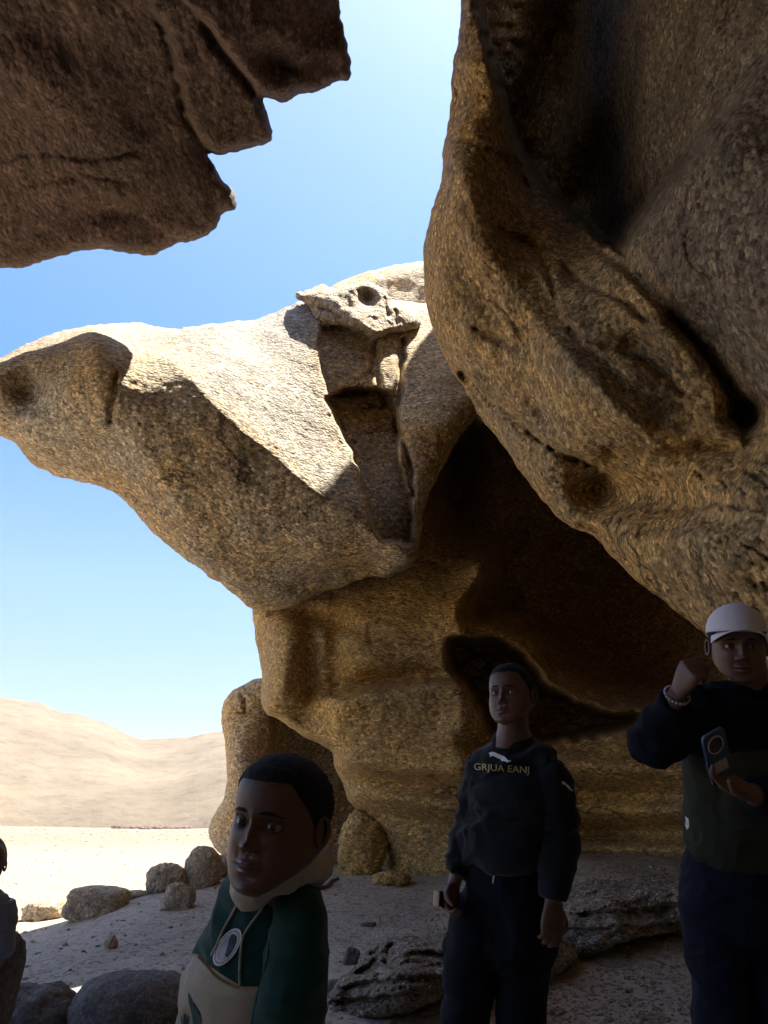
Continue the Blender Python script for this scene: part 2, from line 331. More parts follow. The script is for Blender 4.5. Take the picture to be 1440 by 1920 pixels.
# ------------------------------------------------------------------ hills
def hills():
    cu = [-2600, -1200, -600, -300, 0, 60, 120, 200, 255, 300, 345, 415, 600, 900, 1500, 3000]
    cv = [1400, 1365, 1350, 1325, 1321, 1325, 1338, 1358, 1379, 1377, 1368, 1355, 1340, 1360, 1420, 1430]
    a = np.radians(np.arange(-75, 60, .25)); U = 720 + FPX*np.tan(a)*1.06
    top = np.interp(U, cu, cv)
    el = PITCH - np.arctan((top-960)/FPX)
    el = el + np.radians(.12)*vnoise(np.stack([a*40, a*0, a*0], 1), 3)
    t = np.concatenate([np.linspace(0, 1, 110), np.linspace(1.03, 2, 14)])
    r0 = 190 + 25*vnoise(np.stack([a*7, a*0, a*0], 1), 5)
    A_, T_ = np.meshgrid(a, t, indexing='ij'); r = r0[:, None] + T_*230
    crest = np.tan(el)[:, None]*(r0[:, None]+230)/np.cos(A_)*.78
    prof = np.where(T_ <= 1, np.sin(np.pi/2*np.clip(T_, 0, 1)**.85), 1-(T_-1)**2*.6)
    x = r*np.sin(A_); y = r*np.cos(A_)
    z = -1.5 + (crest+1.5+CAMZ)*prof
    p = np.stack([x, y, z], -1)
    z = z + (3.0*fbm(p, .012, 4, .5, 4) + .9*fbm(p, .05, 5, .6, 9, True))*np.sin(np.pi*np.clip(T_, 0, 1))**.6
    V = np.stack([x, y, z], -1).reshape(-1, 3); n, k = A_.shape
    i, j = np.meshgrid(np.arange(n-1), np.arange(k-1), indexing='ij'); i = i.ravel(); j = j.ravel()
    Fh = np.stack([i*k+j, (i+1)*k+j, (i+1)*k+j+1, i*k+j+1], 1)
    m, nt, b = new_mat('pale_hill_rock'); L = nt.links; tc = nd(nt, 'ShaderNodeTexCoord'); O = tc.outputs['Object']
    mp = nd(nt, 'ShaderNodeMapping'); mp.inputs['Scale'].default_value = (1, 1, 2.2); mp.inputs['Rotation'].default_value = (0, .35, 0); L.new(O, mp.inputs[0])
    n1 = nd(nt, 'ShaderNodeTexNoise', Scale=.03, Detail=9.0); n2 = nd(nt, 'ShaderNodeTexNoise', Scale=.22, Detail=9.0); n2.inputs['Roughness'].default_value = .72
    L.new(mp.outputs[0], n1.inputs[0]); L.new(mp.outputs[0], n2.inputs[0])
    c = mixc(nt, ramp(nt, n1.outputs[0], [(.4, 0), (.62, 1)]), (.175, .14, .095), (.135, .107, .073))
    c = mixc(nt, .8, c, ramp(nt, n2.outputs[0], [(.35, .72), (.5, 1.), (.65, 1.15)]), 'MULTIPLY')
    L.new(c, b.inputs['Base Color']); b.inputs['Roughness'].default_value = .95; b.inputs['Specular IOR Level'].default_value = .1
    bp = nd(nt, 'ShaderNodeBump', Strength=.5, Distance=2.0); L.new(n2.outputs[0], bp.inputs['Height']); L.new(bp.outputs[0], b.inputs['Normal'])
    tag(link_mesh('hills', V, Fh.tolist(), m, origin=np.zeros(3)), kind='structure')
hills()

# ------------------------------------------------------------------ overhead slab
ov_out = [(-500, 640), (-300, 560), (-100, 525), (0, 503), (50, 500), (100, 485), (150, 470), (190, 468), (240, 475), (285, 478), (310, 465), (340, 455), (370, 450),
          (400, 435), (415, 405), (440, 395), (446, 385), (440, 365), (425, 345), (405, 315), (388, 284), (415, 291), (450, 282), (500, 270), (508, 255),
          (505, 225), (490, 184), (510, 186), (530, 191), (560, 180), (600, 172), (625, 155), (650, 150), (660, 130), (655, 105), (645, 60), (635, 0), (625, -100), (600, -420), (-500, -420)]
ov_pts = [(0, 500, 8.3), (285, 475, 8.1), (440, 390, 7.8), (500, 270, 7.3), (655, 130, 6.5), (630, 0, 5.9), (300, 200, 6.8), (0, 250, 6.9), (0, 0, 5.6),
          (300, 0, 5.7), (-450, 560, 8.8), (-400, 0, 5.8), (300, -400, 4.4), (600, -400, 4.6), (-400, -400, 4.4), (150, 380, 7.5), (500, 80, 6.1)]
ov_feats = [('s', [(395, 310), (382, 270), (350, 215), (335, 150), (318, 80), (290, 20), (250, -60), (200, -200)], -.30, 7, 190),
            ('c', [(385, 280), (350, 215), (335, 150), (318, 80), (300, 30)], 9, .12),
            ('s', [(492, 188), (465, 145), (430, 100), (395, 50), (350, 0), (300, -60)], -.30, 6, 170),
            ('c', [(488, 185), (455, 145), (415, 95), (385, 45)], 10, .15),
            ('g', 520, 115, 26, 18, 20, .25), ('g', 620, 60, 30, 45, 0, .25), ('g', 230, 400, 50, 12, -10, .12), ('g', 600, 130, 40, 18, -10, .15),
            ('s', [(30, 465), (110, 420), (180, 395), (250, 400), (320, 440)], .10, 8, 70),
            ('c', [(0, 300), (90, 290), (170, 300), (260, 285)], 5, .05), ('c', [(60, 350), (160, 330), (240, 345)], 4, .04),
            ('g', 100, 160, 120, 50, 30, -.2), ('g', 160, 300, 60, 40, 10, -.12), ('g', 60, 60, 60, 60, 0, .15)]
ovr = empty('overhanging_rock', P(200, 200, 6.5))
tag(ovr, 'dark reddish overhanging rock slab with stepped broken edge at top left against the sky', 'rock overhang')
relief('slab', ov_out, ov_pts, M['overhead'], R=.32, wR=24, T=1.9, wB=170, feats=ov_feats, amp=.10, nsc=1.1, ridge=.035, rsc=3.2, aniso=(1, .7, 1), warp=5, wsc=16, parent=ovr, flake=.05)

# cave roof and walls behind the camera: rock going on outside the frame, shaped to block stray light
def lump(name, c, s, mat, parent=None, seg=40, amp=.25, seed=0, nsc=.6, power=2.6, rot=None, octv=4, flat=0.0):
    th = np.linspace(0, np.pi, seg); ph = np.linspace(0, 2*np.pi, 2*seg, endpoint=False)
    T_, Pp = np.meshgrid(th, ph, indexing='ij'); d = np.stack([np.sin(T_)*np.cos(Pp), np.sin(T_)*np.sin(Pp), np.cos(T_)], -1).reshape(-1, 3)
    r = 1/(np.abs(d)**power).sum(1)**(1/power); sc = np.array(s)
    Vx = d*r[:, None]*sc; n = 1 + amp*fbm(Vx/sc.max()*2+seed*3.7, nsc*2, octv, .5, seed) + amp*.35*fbm(Vx/sc.max()*2+seed, nsc*7, 4, .5, seed+5, True)
    Vx = Vx*n[:, None]
    if flat: Vx[:, 2] = np.maximum(Vx[:, 2], -s[2]*flat)
    if rot is not None: Vx = Vx@np.array(Euler(rot).to_matrix()).T
    Vx = Vx + np.array(c); k = 2*seg; Fs = []
    for i in range(seg-1):
        for j in range(k): Fs.append((i*k+j, (i+1)*k+j, (i+1)*k+(j+1) % k, i*k+(j+1) % k))
    o = link_mesh(name, Vx, Fs, mat, parent, origin=np.array(c)); bm = bmesh.new(); bm.from_mesh(o.data)
    bmesh.ops.remove_doubles(bm, verts=bm.verts, dist=1e-4); bm.to_mesh(o.data); bm.free(); return o
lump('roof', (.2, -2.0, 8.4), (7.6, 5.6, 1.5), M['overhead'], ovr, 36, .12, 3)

# ------------------------------------------------------------------ right boulder
rb_out = [(905, -420), (880, -100), (865, 0), (862, 60), (848, 130), (845, 200), (832, 270), (825, 350), (812, 390), (798, 440), (793, 520), (800, 580), (822, 650), (845, 690),
          (880, 745), (905, 790), (940, 830), (975, 880), (1010, 930), (1040, 965), (1075, 990), (1110, 1003), (1150, 1045), (1200, 1095), (1260, 1140), (1310, 1180), (1345, 1220),
          (1400, 1300), (1480, 1400), (1650, 1560), (1900, 1700), (1900, -420)]
rb_pts = [(865, 0, 6.2), (845, 200, 6.2), (795, 520, 6.3), (822, 650, 6.2), (905, 790, 6.0), (1040, 965, 5.3), (1150, 1045, 4.8), (1330, 1200, 4.0),
          (950, 600, 5.45), (1050, 700, 4.9), (1150, 790, 4.6), (1080, 860, 4.95), (900, 350, 5.7), (950, 150, 5.9), (890, 500, 5.7),
          (1040, 50, 6.4), (1060, 200, 6.2), (1100, 330, 5.9), (1120, 420, 5.4), (1200, 50, 5.3), (1440, 50, 4.1), (1200, 300, 4.9), (1440, 300, 3.7), (1300, 500, 4.1),
          (1440, 600, 3.6), (1250, 720, 4.35), (1400, 760, 4.0), (1250, 850, 4.5), (1440, 900, 3.5), (1300, 1000, 3.95), (1440, 1100, 3.4), (1200, 950, 4.7),
          (1850, 0, 3.0), (1850, 600, 2.4), (1850, 1200, 2.4), (1000, -400, 7.2), (1400, -400, 4.8), (1850, 1650, 2.3)]
rb_feats = [('s', [(1135, 455), (1070, 400), (1005, 330), (962, 250), (935, 160), (905, 50), (895, -50), (890, -300)], 2.6, 12, 190),
            ('g', 1050, 130, 50, 200, 12, 1.5), ('g', 1108, 350, 38, 90, 15, 1.1),
            ('s', [(1110, 470), (1170, 510), (1225, 565), (1290, 630), (1345, 700), (1380, 765), (1390, 815)][::-1], .22, 10, 50),
            ('c', [(1260, 600), (1300, 640), (1345, 700), (1385, 770)], 14, .16), ('g', 1400, 780, 26, 22, 0, .45),
            ('s', [(835, 655), (870, 705), (915, 750), (970, 795), (1040, 845), (1135, 885)], .22, 9, 45),
            ('c', [(870, 700), (915, 745), (970, 790), (1040, 842), (1120, 875)], 7, .22),
            ('g', 1120, 925, 48, 36, 20, .62), ('g', 1210, 925, 60, 30, 5, .2), ('g', 1010, 770, 8, 26, -35, .1),
            ('s', [(1150, 840), (1230, 850), (1320, 830), (1380, 835)], .20, 12, 70), ('g', 1380, 845, 40, 10, 0, .1),
            ('c', [(935, 435), (975, 450), (1010, 470), (1030, 520), (1040, 560)], 7, .12), ('g', 975, 455, 28, 10, 30, .12),
            ('c', [(1060, 500), (1100, 535), (1160, 560), (1210, 600)], 6, .10), ('g', 1070, 520, 14, 10, 20, .12),
            ('c', [(895, 615), (930, 635), (970, 650)], 8, .12), ('c', [(920, 560), (960, 600), (985, 650)], 4, .05),
            ('g', 1190, 645, 32, 15, 20, .14), ('g', 1240, 690, 30, 18, 30, .12), ('c', [(1070, 620), (1120, 640), (1180, 660), (1240, 700), (1280, 740)], 6, .06),
            ('c', [(1295, 425), (1287, 460), (1300, 498), (1335, 520)], 4, .03), ('g', 870, 180, 26, 40, 30, .22), ('g', 935, 300, 20, 30, 20, .15),
            ('s', [(860, 250), (900, 270), (960, 300), (985, 340)], .16, 8, 40), ('s', [(1000, 400), (975, 330), (985, 290)], .2, 8, 40), ('g', 940, 240, 30, 16, 20, .15),
            ('g', 905, 480, 40, 25, 60, -.1), ('k', [(860, 300), (900, 420), (960, 540), (1060, 660), (1180, 780), (1230, 835)], .18, 40), ('s', [(1010, 520), (1060, 600), (1150, 690), (1250, 760)], .14, 6, 60), ('k', [(1160, 980), (1260, 1010), (1400, 1010)], .12, 40), ('s', [(1440, 960), (1330, 950), (1240, 970)], .10, 6, 50), ('g', 900, 560, 14, 40, -30, .07), ('g', 1100, 730, 60, 25, 40, -.15), ('g', 1180, 790, 50, 20, 10, -.12),
            ('c', [(1090, 990), (1140, 1005), (1170, 1050), (1230, 1085), (1290, 1125)], 9, .12), ('g', 1320, 900, 70, 22, 10, -.1), ('g', 1330, 970, 60, 18, 20, .08),
            ('c', [(1400, 880), (1440, 910)], 5, .06), ('g', 1180, 400, 60, 40, 40, -.08), ('g', 1350, 250, 70, 60, 20, -.1), ('g', 1250, 180, 50, 70, 20, .1),
            ('g', 1310, 600, 60, 30, 40, .1)]
rnb = random.Random(4)
for k in range(60):
    u0 = rnb.uniform(1180, 1440); v0 = rnb.uniform(860, 1160)
    if v0 < 860+ (u0-1180)*1.2: rb_feats.append(('c', [(u0, v0), (u0+rnb.uniform(6, 22), v0+rnb.uniform(2, 14))], rnb.uniform(2.5, 4.5), rnb.uniform(.02, .05)))
rbo = empty('leaning_boulder', P(1300, 700, 4.2))
tag(rbo, 'huge golden brown boulder leaning in from the right above the man in the cap', 'boulder')
relief('boulder_face', rb_out, rb_pts, M['boulder'], R=.55, wR=60, step=3.6, T=6.0, wB=380, feats=rb_feats, amp=.10, nsc=1.3, octv=7, ridge=.06, rsc=2.6, aniso=(1, 1, .8), warp=4, wsc=22, parent=rbo, seed=2, flake=.02, patina_dim=[(1060, -500), (1090, 200), (1120, 430), (1240, 560), (1330, 660), (1410, 770), (2000, 820), (2000, -500)])
lump('boulder_side', (5.0, .2, 3.2), (2.9, 5.0, 5.2), M['boulder'], rbo, 36, .12, 5)
0 and lump('boulder_crown', (5.2, 5.4, 8.6), (3.6, 3.4, 3.2), M['boulder'], rbo, 36, .10, 7)
tag(lump('unseen_cave_wall', (-6.8, -6.4, 3.0), (3.6, 4.2, 5.0), M['boulder'], None, 36, .12, 10), 'unseen rock lump added to the left behind the viewer to block light', 'rock wall')  # left lump added out of view to keep the camera side dark
tag(lump('unseen_cave_wall', (1.0, -6.5, 3.0), (7.5, 2.6, 5.2), M['boulder'], None, 36, .12, 9), 'rough granite cave wall behind the viewer', 'rock wall')

# ------------------------------------------------------------------ arching rock: head, flake, stem
arch = empty('arching_rock', P(800, 1640, 9.8))
tag(arch, 'giant granite rock shaped like a bird head arching left on a thick eroded stem', 'rock formation')
hd_out = [(-420, 800), (-300, 745), (-120, 715), (0, 670), (60, 640), (130, 618), (200, 608), (260, 605), (330, 615), (400, 607), (470, 600), (530, 580), (575, 560), (640, 545), (720, 560), (800, 570),
          (900, 585), (985, 640), (975, 730), (905, 775), (862, 820), (828, 880), (800, 940), (790, 1000), (780, 1050), (735, 1080), (690, 1082), (650, 1098), (600, 1112), (545, 1138), (480, 1143),
          (445, 1120), (410, 1092), (350, 1050), (290, 1000), (240, 945), (190, 912), (110, 895), (60, 868), (28, 830), (0, 820), (-100, 800), (-300, 850)]
hd_pts = [(0, 680, 9.1), (0, 815, 9.3), (70, 730, 8.75), (170, 640, 8.9), (210, 780, 8.5), (350, 700, 8.85), (260, 606, 10.3), (130, 620, 9.9), (470, 600, 10.9), (575, 560, 11.3), (700, 590, 11.2), (820, 580, 11.9),
          (600, 750, 9.75), (660, 850, 9.35), (400, 640, 9.7), (690, 975, 8.95), (560, 880, 8.85), (480, 810, 8.75), (770, 1045, 9.3), (340, 900, 8.75), (240, 945, 9.35), (480, 1140, 10.0), (390, 1000, 9.1),
          (600, 1040, 9.15), (850, 700, 10.4), (905, 760, 10.1), (790, 850, 9.5), (-400, 780, 9.6), (-200, 730, 9.3), (110, 890, 9.6), (980, 680, 10.6), (620, 1105, 10.0)]
hd_pts = [(a_, b_, c_-.75) for a_, b_, c_ in hd_pts]
ridge = [(-60, 720), (60, 680), (110, 655), (170, 636), (215, 668), (290, 664), (350, 700), (420, 778), (520, 860), (600, 930), (690, 985), (765, 1045)]
hd_feats = [('k', ridge, .30, 60),
            ('p', [(608, 742), (660, 727), (715, 730), (745, 762), (752, 850), (772, 940), (778, 1020), (740, 1020), (700, 1000), (668, 880), (632, 795)], .85, 9),
            ('p', [(600, 605), (700, 630), (712, 640), (700, 700), (690, 742), (612, 738)], .28, 7),
            ('c', [(712, 640), (705, 690), (715, 740), (735, 765)], 6, .15), ('c', [(755, 640), (750, 720), (745, 790), (765, 860), (772, 930)], 6, .28),
            ('g', 55, 735, 22, 22, 0, .40), ('g', 40, 700, 40, 16, -20, .12), ('c', [(217, 700), (214, 740), (206, 790)], 6, .09), ('g', 160, 730, 45, 40, 0, -.10),
            ('k', [(60, 790), (150, 810), (220, 800), (280, 860), (340, 960)], .16, 40), ('g', 200, 825, 45, 10, 0, .10), ('g', 120, 880, 60, 14, 12, .08),
            ('g', 300, 850, 40, 90, -30, -.08), ('s', [(690, 1080), (600, 1085), (560, 1110)], .1, 10, 60),
            ('g', 680, 1070, 70, 14, -12, .25), 
            ('g', 800, 800, 60, 30, -40, -.1)]
relief('overhanging_head', hd_out, hd_pts, M['bird'], R=.45, wR=40, T=3.0, wB=190, step=3.2, feats=hd_feats, amp=.075, nsc=.9, octv=6, ridge=.030, rsc=3, warp=4, wsc=22, parent=arch, seed=5, flake=.06, patina_dim=[(-200, 400), (-60, 700), (60, 665), (175, 625), (290, 650), (355, 690), (430, 775), (530, 855), (610, 925), (695, 980), (690, 1000), (660, 880), (620, 790), (600, 700), (600, 560), (560, 400)])  # sunlit top greyed and darkened in the colour against overexposure
fl_out = [(552, 552), (575, 545), (600, 533), (622, 540), (652, 534), (690, 528), (722, 545), (738, 568), (765, 580), (790, 600), (775, 618), (745, 622), (708, 632), (690, 627), (650, 612), (612, 607), (590, 597), (578, 572)]
fl_pts = [(552, 552, 11.15), (600, 535, 11.25), (690, 530, 11.2), (640, 600, 10.7), (705, 630, 10.55), (770, 610, 11.05), (650, 570, 10.85), (720, 590, 10.85), (600, 590, 10.85)]
relief('broken_flake', fl_out, [(a_, b_, c_-.75) for a_, b_, c_ in fl_pts], M['pale'], R=.18, wR=16, T=.3, wB=50, step=2.5, feats=[('g', 688, 560, 13, 11, 35, .45), ('k', [(560, 552), (620, 560), (665, 590), (705, 628)], .22, 26), ('g', 655, 575, 9, 22, -50, .15),
       ('c', [(590, 570), (630, 590), (680, 618)], 4, .08), ('c', [(720, 560), (728, 590)], 4, .1), ('c', [(740, 580), (742, 605)], 4, .1)], amp=.05, nsc=3, ridge=.04, rsc=6, warp=4, wsc=10, parent=arch, seed=8)
st_out = [(478, 1120), (477, 1180), (485, 1230), (491, 1270), (488, 1310), (500, 1340), (527, 1352), (560, 1375), (600, 1396), (625, 1412), (628, 1440), (640, 1462), (652, 1500), (680, 1530), (702, 1560), (718, 1600), (719, 1645), (700, 1720), (900, 1800),
          (1800, 1800), (1800, 600), (1300, 590), (1100, 590), (1000, 620), (930, 690), (860, 780), (810, 860), (700, 950), (560, 1040)]
st_pts = [(480, 1200, 10.2), (495, 1330, 9.9), (600, 1396, 9.75), (630, 1450, 9.95), (718, 1600, 10.0), (715, 1650, 9.85), (700, 1740, 9.6), (560, 1200, 9.75), (650, 1210, 9.5), (750, 1140, 9.6), (760, 1240, 9.35), (760, 1340, 9.05),
          (700, 1400, 9.25), (850, 1400, 8.95), (850, 1480, 9.2), (800, 1560, 9.6), (900, 1640, 9.35), (1000, 1500, 9.1), (1150, 1450, 8.9), (1290, 1500, 8.5), (1290, 1640, 8.5), (1500, 1600, 8.0), (600, 1060, 10.3), (780, 1040, 10.2),
          (900, 1000, 10.4), (1000, 900, 10.6), (860, 850, 11.6), (1000, 1150, 10.0), (1100, 1300, 9.4), (1300, 1350, 9.0), (1500, 1200, 9.0), (1500, 800, 9.5), (1750, 1500, 7.5), (1750, 700, 9.5), (900, 1160, 9.7), (1100, 560, 11.5), (1500, 1780, 7.6), (900, 1780, 9.0), (1150, 1560, 9.2)]
st_feats = [('p', [(828, 1205), (865, 1187), (930, 1190), (985, 1222), (1040, 1282), (1130, 1322), (1210, 1338), (1180, 1375), (1060, 1395), (940, 1405), (905, 1370), (880, 1310), (842, 1262)], 2.4, 26),
            ('p', [(790, 930), (850, 760), (1000, 820), (1150, 960), (1400, 1150), (1450, 1335), (1250, 1335), (1140, 1318), (1060, 1280), (985, 1205), (930, 1186), (872, 1180), (852, 1140), (895, 1060), (830, 1040)], 2.2, 70), ('k', [(905, 800), (930, 900), (925, 1000), (900, 1060)], .5, 40), ('g', 1050, 1050, 50, 90, 40, .5), ('g', 1200, 1170, 110, 80, 40, 1.6), ('s', [(985, 1010), (960, 1080), (990, 1150), (1060, 1230)], .5, 14, 80), ('g', 850, 960, 30, 70, 10, .5),
            ('s', [(960, 1215), (1010, 1250), (1070, 1300), (1140, 1325), (1250, 1340), (1340, 1345)], -.35, 12, 90),
            ('k', [(915, 1030), (895, 1090), (855, 1140), (868, 1186), (930, 1190), (990, 1215)], .35, 45),
            ('s', [(630, 1306), (700, 1292), (770, 1280), (860, 1276)], -.5, 10, 75), ('g', 740, 1274, 85, 14, -6, .4), ('g', 690, 1215, 60, 42, 0, -.14), ('g', 628, 1220, 14, 65, 0, .20),
            ('g', 533, 1245, 26, 58, 5, -.46), ('g', 580, 1245, 14, 65, 0, .26), ('c', [(510, 1200), (530, 1206), (550, 1200)], 5, .08), ('g', 600, 1160, 70, 12, 15, .22), ('c', [(700, 1210), (690, 1180), (720, 1165)], 4, .04),
            ('k', [(500, 1340), (560, 1372), (625, 1408), (700, 1440), (790, 1452), (860, 1450)], .5, 45), ('g', 780, 1436, 90, 12, 4, -.12), ('g', 790, 1470, 90, 14, 4, .38),
            ('g', 770, 1505, 90, 14, 8, -.16), ('g', 800, 1540, 90, 13, 14, .20), ('g', 890, 1375, 30, 60, 10, -.12), ('g', 560, 1345, 30, 14, 30, .12),
            ('g', 1160, 1400, 160, 16, 3, .12), ('g', 1160, 1440, 160, 14, 2, -.22), ('g', 1170, 1490, 150, 13, 2, .22), ('g', 1180, 1525, 150, 12, -2, -.1), ('g', 1190, 1560, 140, 16, 2, .35), ('g', 1150, 1590, 140, 12, 0, -.2),
            ('g', 860, 840, 40, 60, 30, .5), ('g', 980, 850, 30, 120, 25, .2), ('g', 900, 1395, 25, 16, 0, .35)]
relief('stem', st_out, st_pts, M['stem'], R=.5, wR=46, T=4.5, wB=200, feats=st_feats, amp=.06, nsc=1.1, octv=6, flake=.05, ridge=.03, rsc=3, aniso=(.7, 1, 1.3), warp=3.5, wsc=22, parent=arch, seed=11)

lump('hidden_sun_blocker', (3.9, 8.4, 7.6), (1.7, 2.2, 1.7), M['stem'], arch, 30, .12, 21)  # unseen lump added to stop sun leaking onto the shaded ground
# rock dome behind, column at the left
bk = relief('rock_dome', [(520, 640), (580, 565), (640, 527), (700, 507), (790, 490), (900, 492), (1000, 520), (1000, 760), (520, 760)], [(560, 600, 13), (700, 510, 14), (900, 500, 14.3), (800, 700, 12.6), (560, 740, 12.5)],
       M['bird'], R=.5, wR=30, T=1.5, amp=.12, nsc=.6, ridge=.04, rsc=3, warp=3, seed=13)
tag(bk, 'pale sunlit rounded rock top rising behind the arching rock beside the leaning boulder', 'rock')
cl = relief('rock_column', [(415, 1335), (424, 1306), (445, 1290), (470, 1276), (492, 1272), (560, 1270), (760, 1400), (760, 1790), (560, 1760), (450, 1670), (425, 1612), (402, 1590), (391, 1560), (400, 1530), (420, 1492), (426, 1450), (419, 1385)],
       [(415, 1340, 12.0), (395, 1560, 12.0), (440, 1640, 11.6), (460, 1400, 11.6), (470, 1550, 11.5), (500, 1290, 11.9), (560, 1400, 12.6), (600, 1550, 12.8), (560, 1640, 12.2), (700, 1500, 12.9), (700, 1640, 12.2)],
       M['bird'], R=.35, wR=30, T=2.0, wB=120, feats=[('s', [(500, 1520), (505, 1440), (515, 1380), (510, 1340)], .35, 8, 300), ('c', [(425, 1345), (445, 1338), (470, 1335)], 3, .10), ('c', [(455, 1300), (458, 1335)], 3, .08), ('k', [(400, 1590), (440, 1610), (470, 1640)], .1, 20)],
       amp=.06, nsc=1.2, ridge=.02, rsc=3, warp=3, seed=17)
tag(cl, 'upright rounded rock column at the left foot of the arching rock, behind the boy', 'rock')
# ------------------------------------------------------------------ loose rocks on the ground
def ground_hit(u, v):
    d = P(u, v, 1.0) - np.array([0, 0, CAMZ]); t = 1.0
    for k in range(400):
        p = np.array([0, 0, CAMZ]) + d*t
        if p[2] < ground_full(np.array([p[0]]), np.array([p[1]]))[0]: return p, t
        t += .02 + t*.004
    return p, t
def rock(name, u, v, wpx, hpx, label, mat, seed=1, depth=.8, group=None, tilt=0., power=2.4, amp=.22, sink=.12, cat='rock', seg=26):
    """u, v: the middle of the rock's foot"""
    p, D = ground_hit(u, v); w = wpx/FPX*D; h = hpx/FPX*D
    o = lump(name, (0, 0, 0), (w*.5, w*.5*depth, h*.56), mat, None, seg, amp, seed, .7, power, (0, tilt, 0))
    o.location = Vector((p[0], p[1]+w*.4*depth, p[2]+h*(.5-sink)))
    tag(o, label, cat, group); return o
rock('boulder', 168, 1722, 108, 54, 'flat topped pale boulder in the cave shade, with the sunlit plain behind it', M['small'], 3, .8, power=4.5, amp=.12, tilt=.06)
rock('boulder', 68, 1728, 76, 40, 'low rounded boulder half in sun, left of the flat topped boulder', M['small'], 5, .9, tilt=-.2)
rock('boulder', 305, 1673, 74, 50, 'sunlit rounded speckled boulder on the bright sand left of the boulder pile', M['pale'], 7, .9, tilt=.1)
rock('boulder', 250, 1686, 56, 14, 'low flat stone on the bright sand between two boulders', M['small'], 9, .8)
rock('boulder', 372, 1668, 68, 78, 'smooth egg shaped grey boulder at the foot of the rock column', M['small'], 11, .9, power=2.3, amp=.10)
rock('boulder', 412, 1648, 74, 44, 'lumpy cream boulder squeezed between grey boulder and column foot', M['pale'], 13, .7, amp=.35)
rock('boulder', 330, 1708, 56, 46, 'wedge shaped boulder with dark right side in front of the egg shaped boulder', M['small'], 15, .7, tilt=.35, power=3.2)
rock('stone', 204, 1782, 26, 26, 'small pointed brown stone alone on the shaded sand', M['small'], 17, .8, tilt=.3, power=1.6, seg=16)
rock('stone', 182, 1778, 9, 5, 'tiny dark chip beside the small pointed stone', M['grey'], 18, .8, seg=12)
rock('boulder', 222, 1990, 262, 140, 'large dark smooth boulder in the left foreground bottom', M['grey'], 19, .8, power=2.3, amp=.10, seg=40)
rock('boulder', -88, 2075, 110, 300, 'dark upright boulder at the left edge of the picture under the seated child', M['grey'], 21, .8, power=2.6, tilt=.25, amp=.15, seg=36)
rock('boulder', 30, 1990, 190, 120, 'dark low rock in the bottom left corner', M['grey'], 23, .8, power=2.3, amp=.15, seg=36)
rock('boulder', 678, 1640, 84, 112, 'upright hollow footed brown rock standing against the arching stem', M['stem'], 25, .8, power=2.6, amp=.22, tilt=.08, seg=40)
rock('boulder', 735, 1662, 70, 26, 'small reddish lump at the foot of the stem beside upright rock', M['stem'], 27, .8)
rock('stone', 658, 1812, 26, 30, 'blue grey angular stone left of the layered outcrop', M['grey'], 29, .8, power=4, tilt=.3, seg=16)
rock('stone', 630, 1868, 40, 26, 'rounded dark stone below the blue grey angular stone', M['grey'], 31, .8, seg=20)
rock('stone', 690, 1738, 28, 7, 'thin dark slate lying on sand above the layered outcrop', M['grey'], 33, .5, power=5, tilt=-.12, seg=14)
rock('stone', 216, 1845, 26, 6, 'thin dark flake lying on the shaded sand above the foreground boulder', M['grey'], 35, .5, seg=12)
# crooked stick behind the boy
pth = []
for (a_, b_) in [(595, 1668), (612, 1667), (622, 1655), (634, 1650)]:
    g, D = ground_hit(a_, b_); pth.append(g + np.array([0, 0, .015]))
def tube(pts, rad, n=8):
    pts = [Vector(p) for p in pts]; V = []; Fs = []
    for i, p in enumerate(pts):
        t = (pts[min(i+1, len(pts)-1)]-pts[max(i-1, 0)]).normalized(); a = t.cross(Vector((.13, .1, 1))).normalized(); b = t.cross(a)
        r = rad[i] if hasattr(rad, '__len__') else rad
        for k in range(n): V.append(p + (a*math.cos(2*math.pi*k/n)+b*math.sin(2*math.pi*k/n))*r)
    for i in range(len(pts)-1):
        for k in range(n): Fs.append((i*n+k, i*n+(k+1) % n, (i+1)*n+(k+1) % n, (i+1)*n+k))
    Fs.append(tuple(range(n))[::-1]); Fs.append(tuple((len(pts)-1)*n+k for k in range(n)))
    return [tuple(v) for v in V], Fs
tV, tF = tube(pth, [.03, .035, .03, .02]); tag(link_mesh('stick', tV, tF, M['grey']), 'crooked dark stick lying on the sand behind the boy', 'stick')

# layered outcrops between and behind the standing people
def gD(pts): return [(u, v, ground_hit(u, min(v+o*60, 1990))[1]-o*.35) for u, v, o in pts]
oc = relief('rock_outcrop', [(610, 1890), (625, 1850), (660, 1815), (690, 1780), (730, 1760), (790, 1752), (850, 1745), (960, 1735), (1060, 1760), (1080, 1800), (1000, 1850), (860, 1862), (760, 1900), (650, 1912)],
      gD([(610, 1885, .1), (660, 1820, .6), (700, 1780, .9), (800, 1755, 1.1), (1000, 1740, .9), (760, 1800, 1.2), (760, 1850, .9), (860, 1845, .9), (1060, 1800, .4), (700, 1900, .2), (860, 1862, .3)]),
      M['outcrop'], R=.12, wR=18, T=1.0, wB=80, step=3, feats=[('s', [(680, 1815), (740, 1790), (850, 1785), (960, 1780)], .22, 5, 22), ('s', [(650, 1850), (720, 1835), (840, 1830)], .16, 5, 20), ('s', [(640, 1872), (740, 1865), (850, 1848)], .16, 4, 20),
      ('c', [(735, 1770), (722, 1800), (735, 1815)], 5, .12), ('g', 700, 1790, 24, 14, -20, .15), ('g', 760, 1795, 60, 6, -8, -.08)], amp=.07, nsc=2.4, ridge=.07, rsc=6, aniso=(.6, 1, 2.2), warp=6, wsc=14, seed=31, flake=.05)
tag(oc, 'layered crumbling granite outcrop low on the ground behind the legs of the woman', 'rock outcrop')
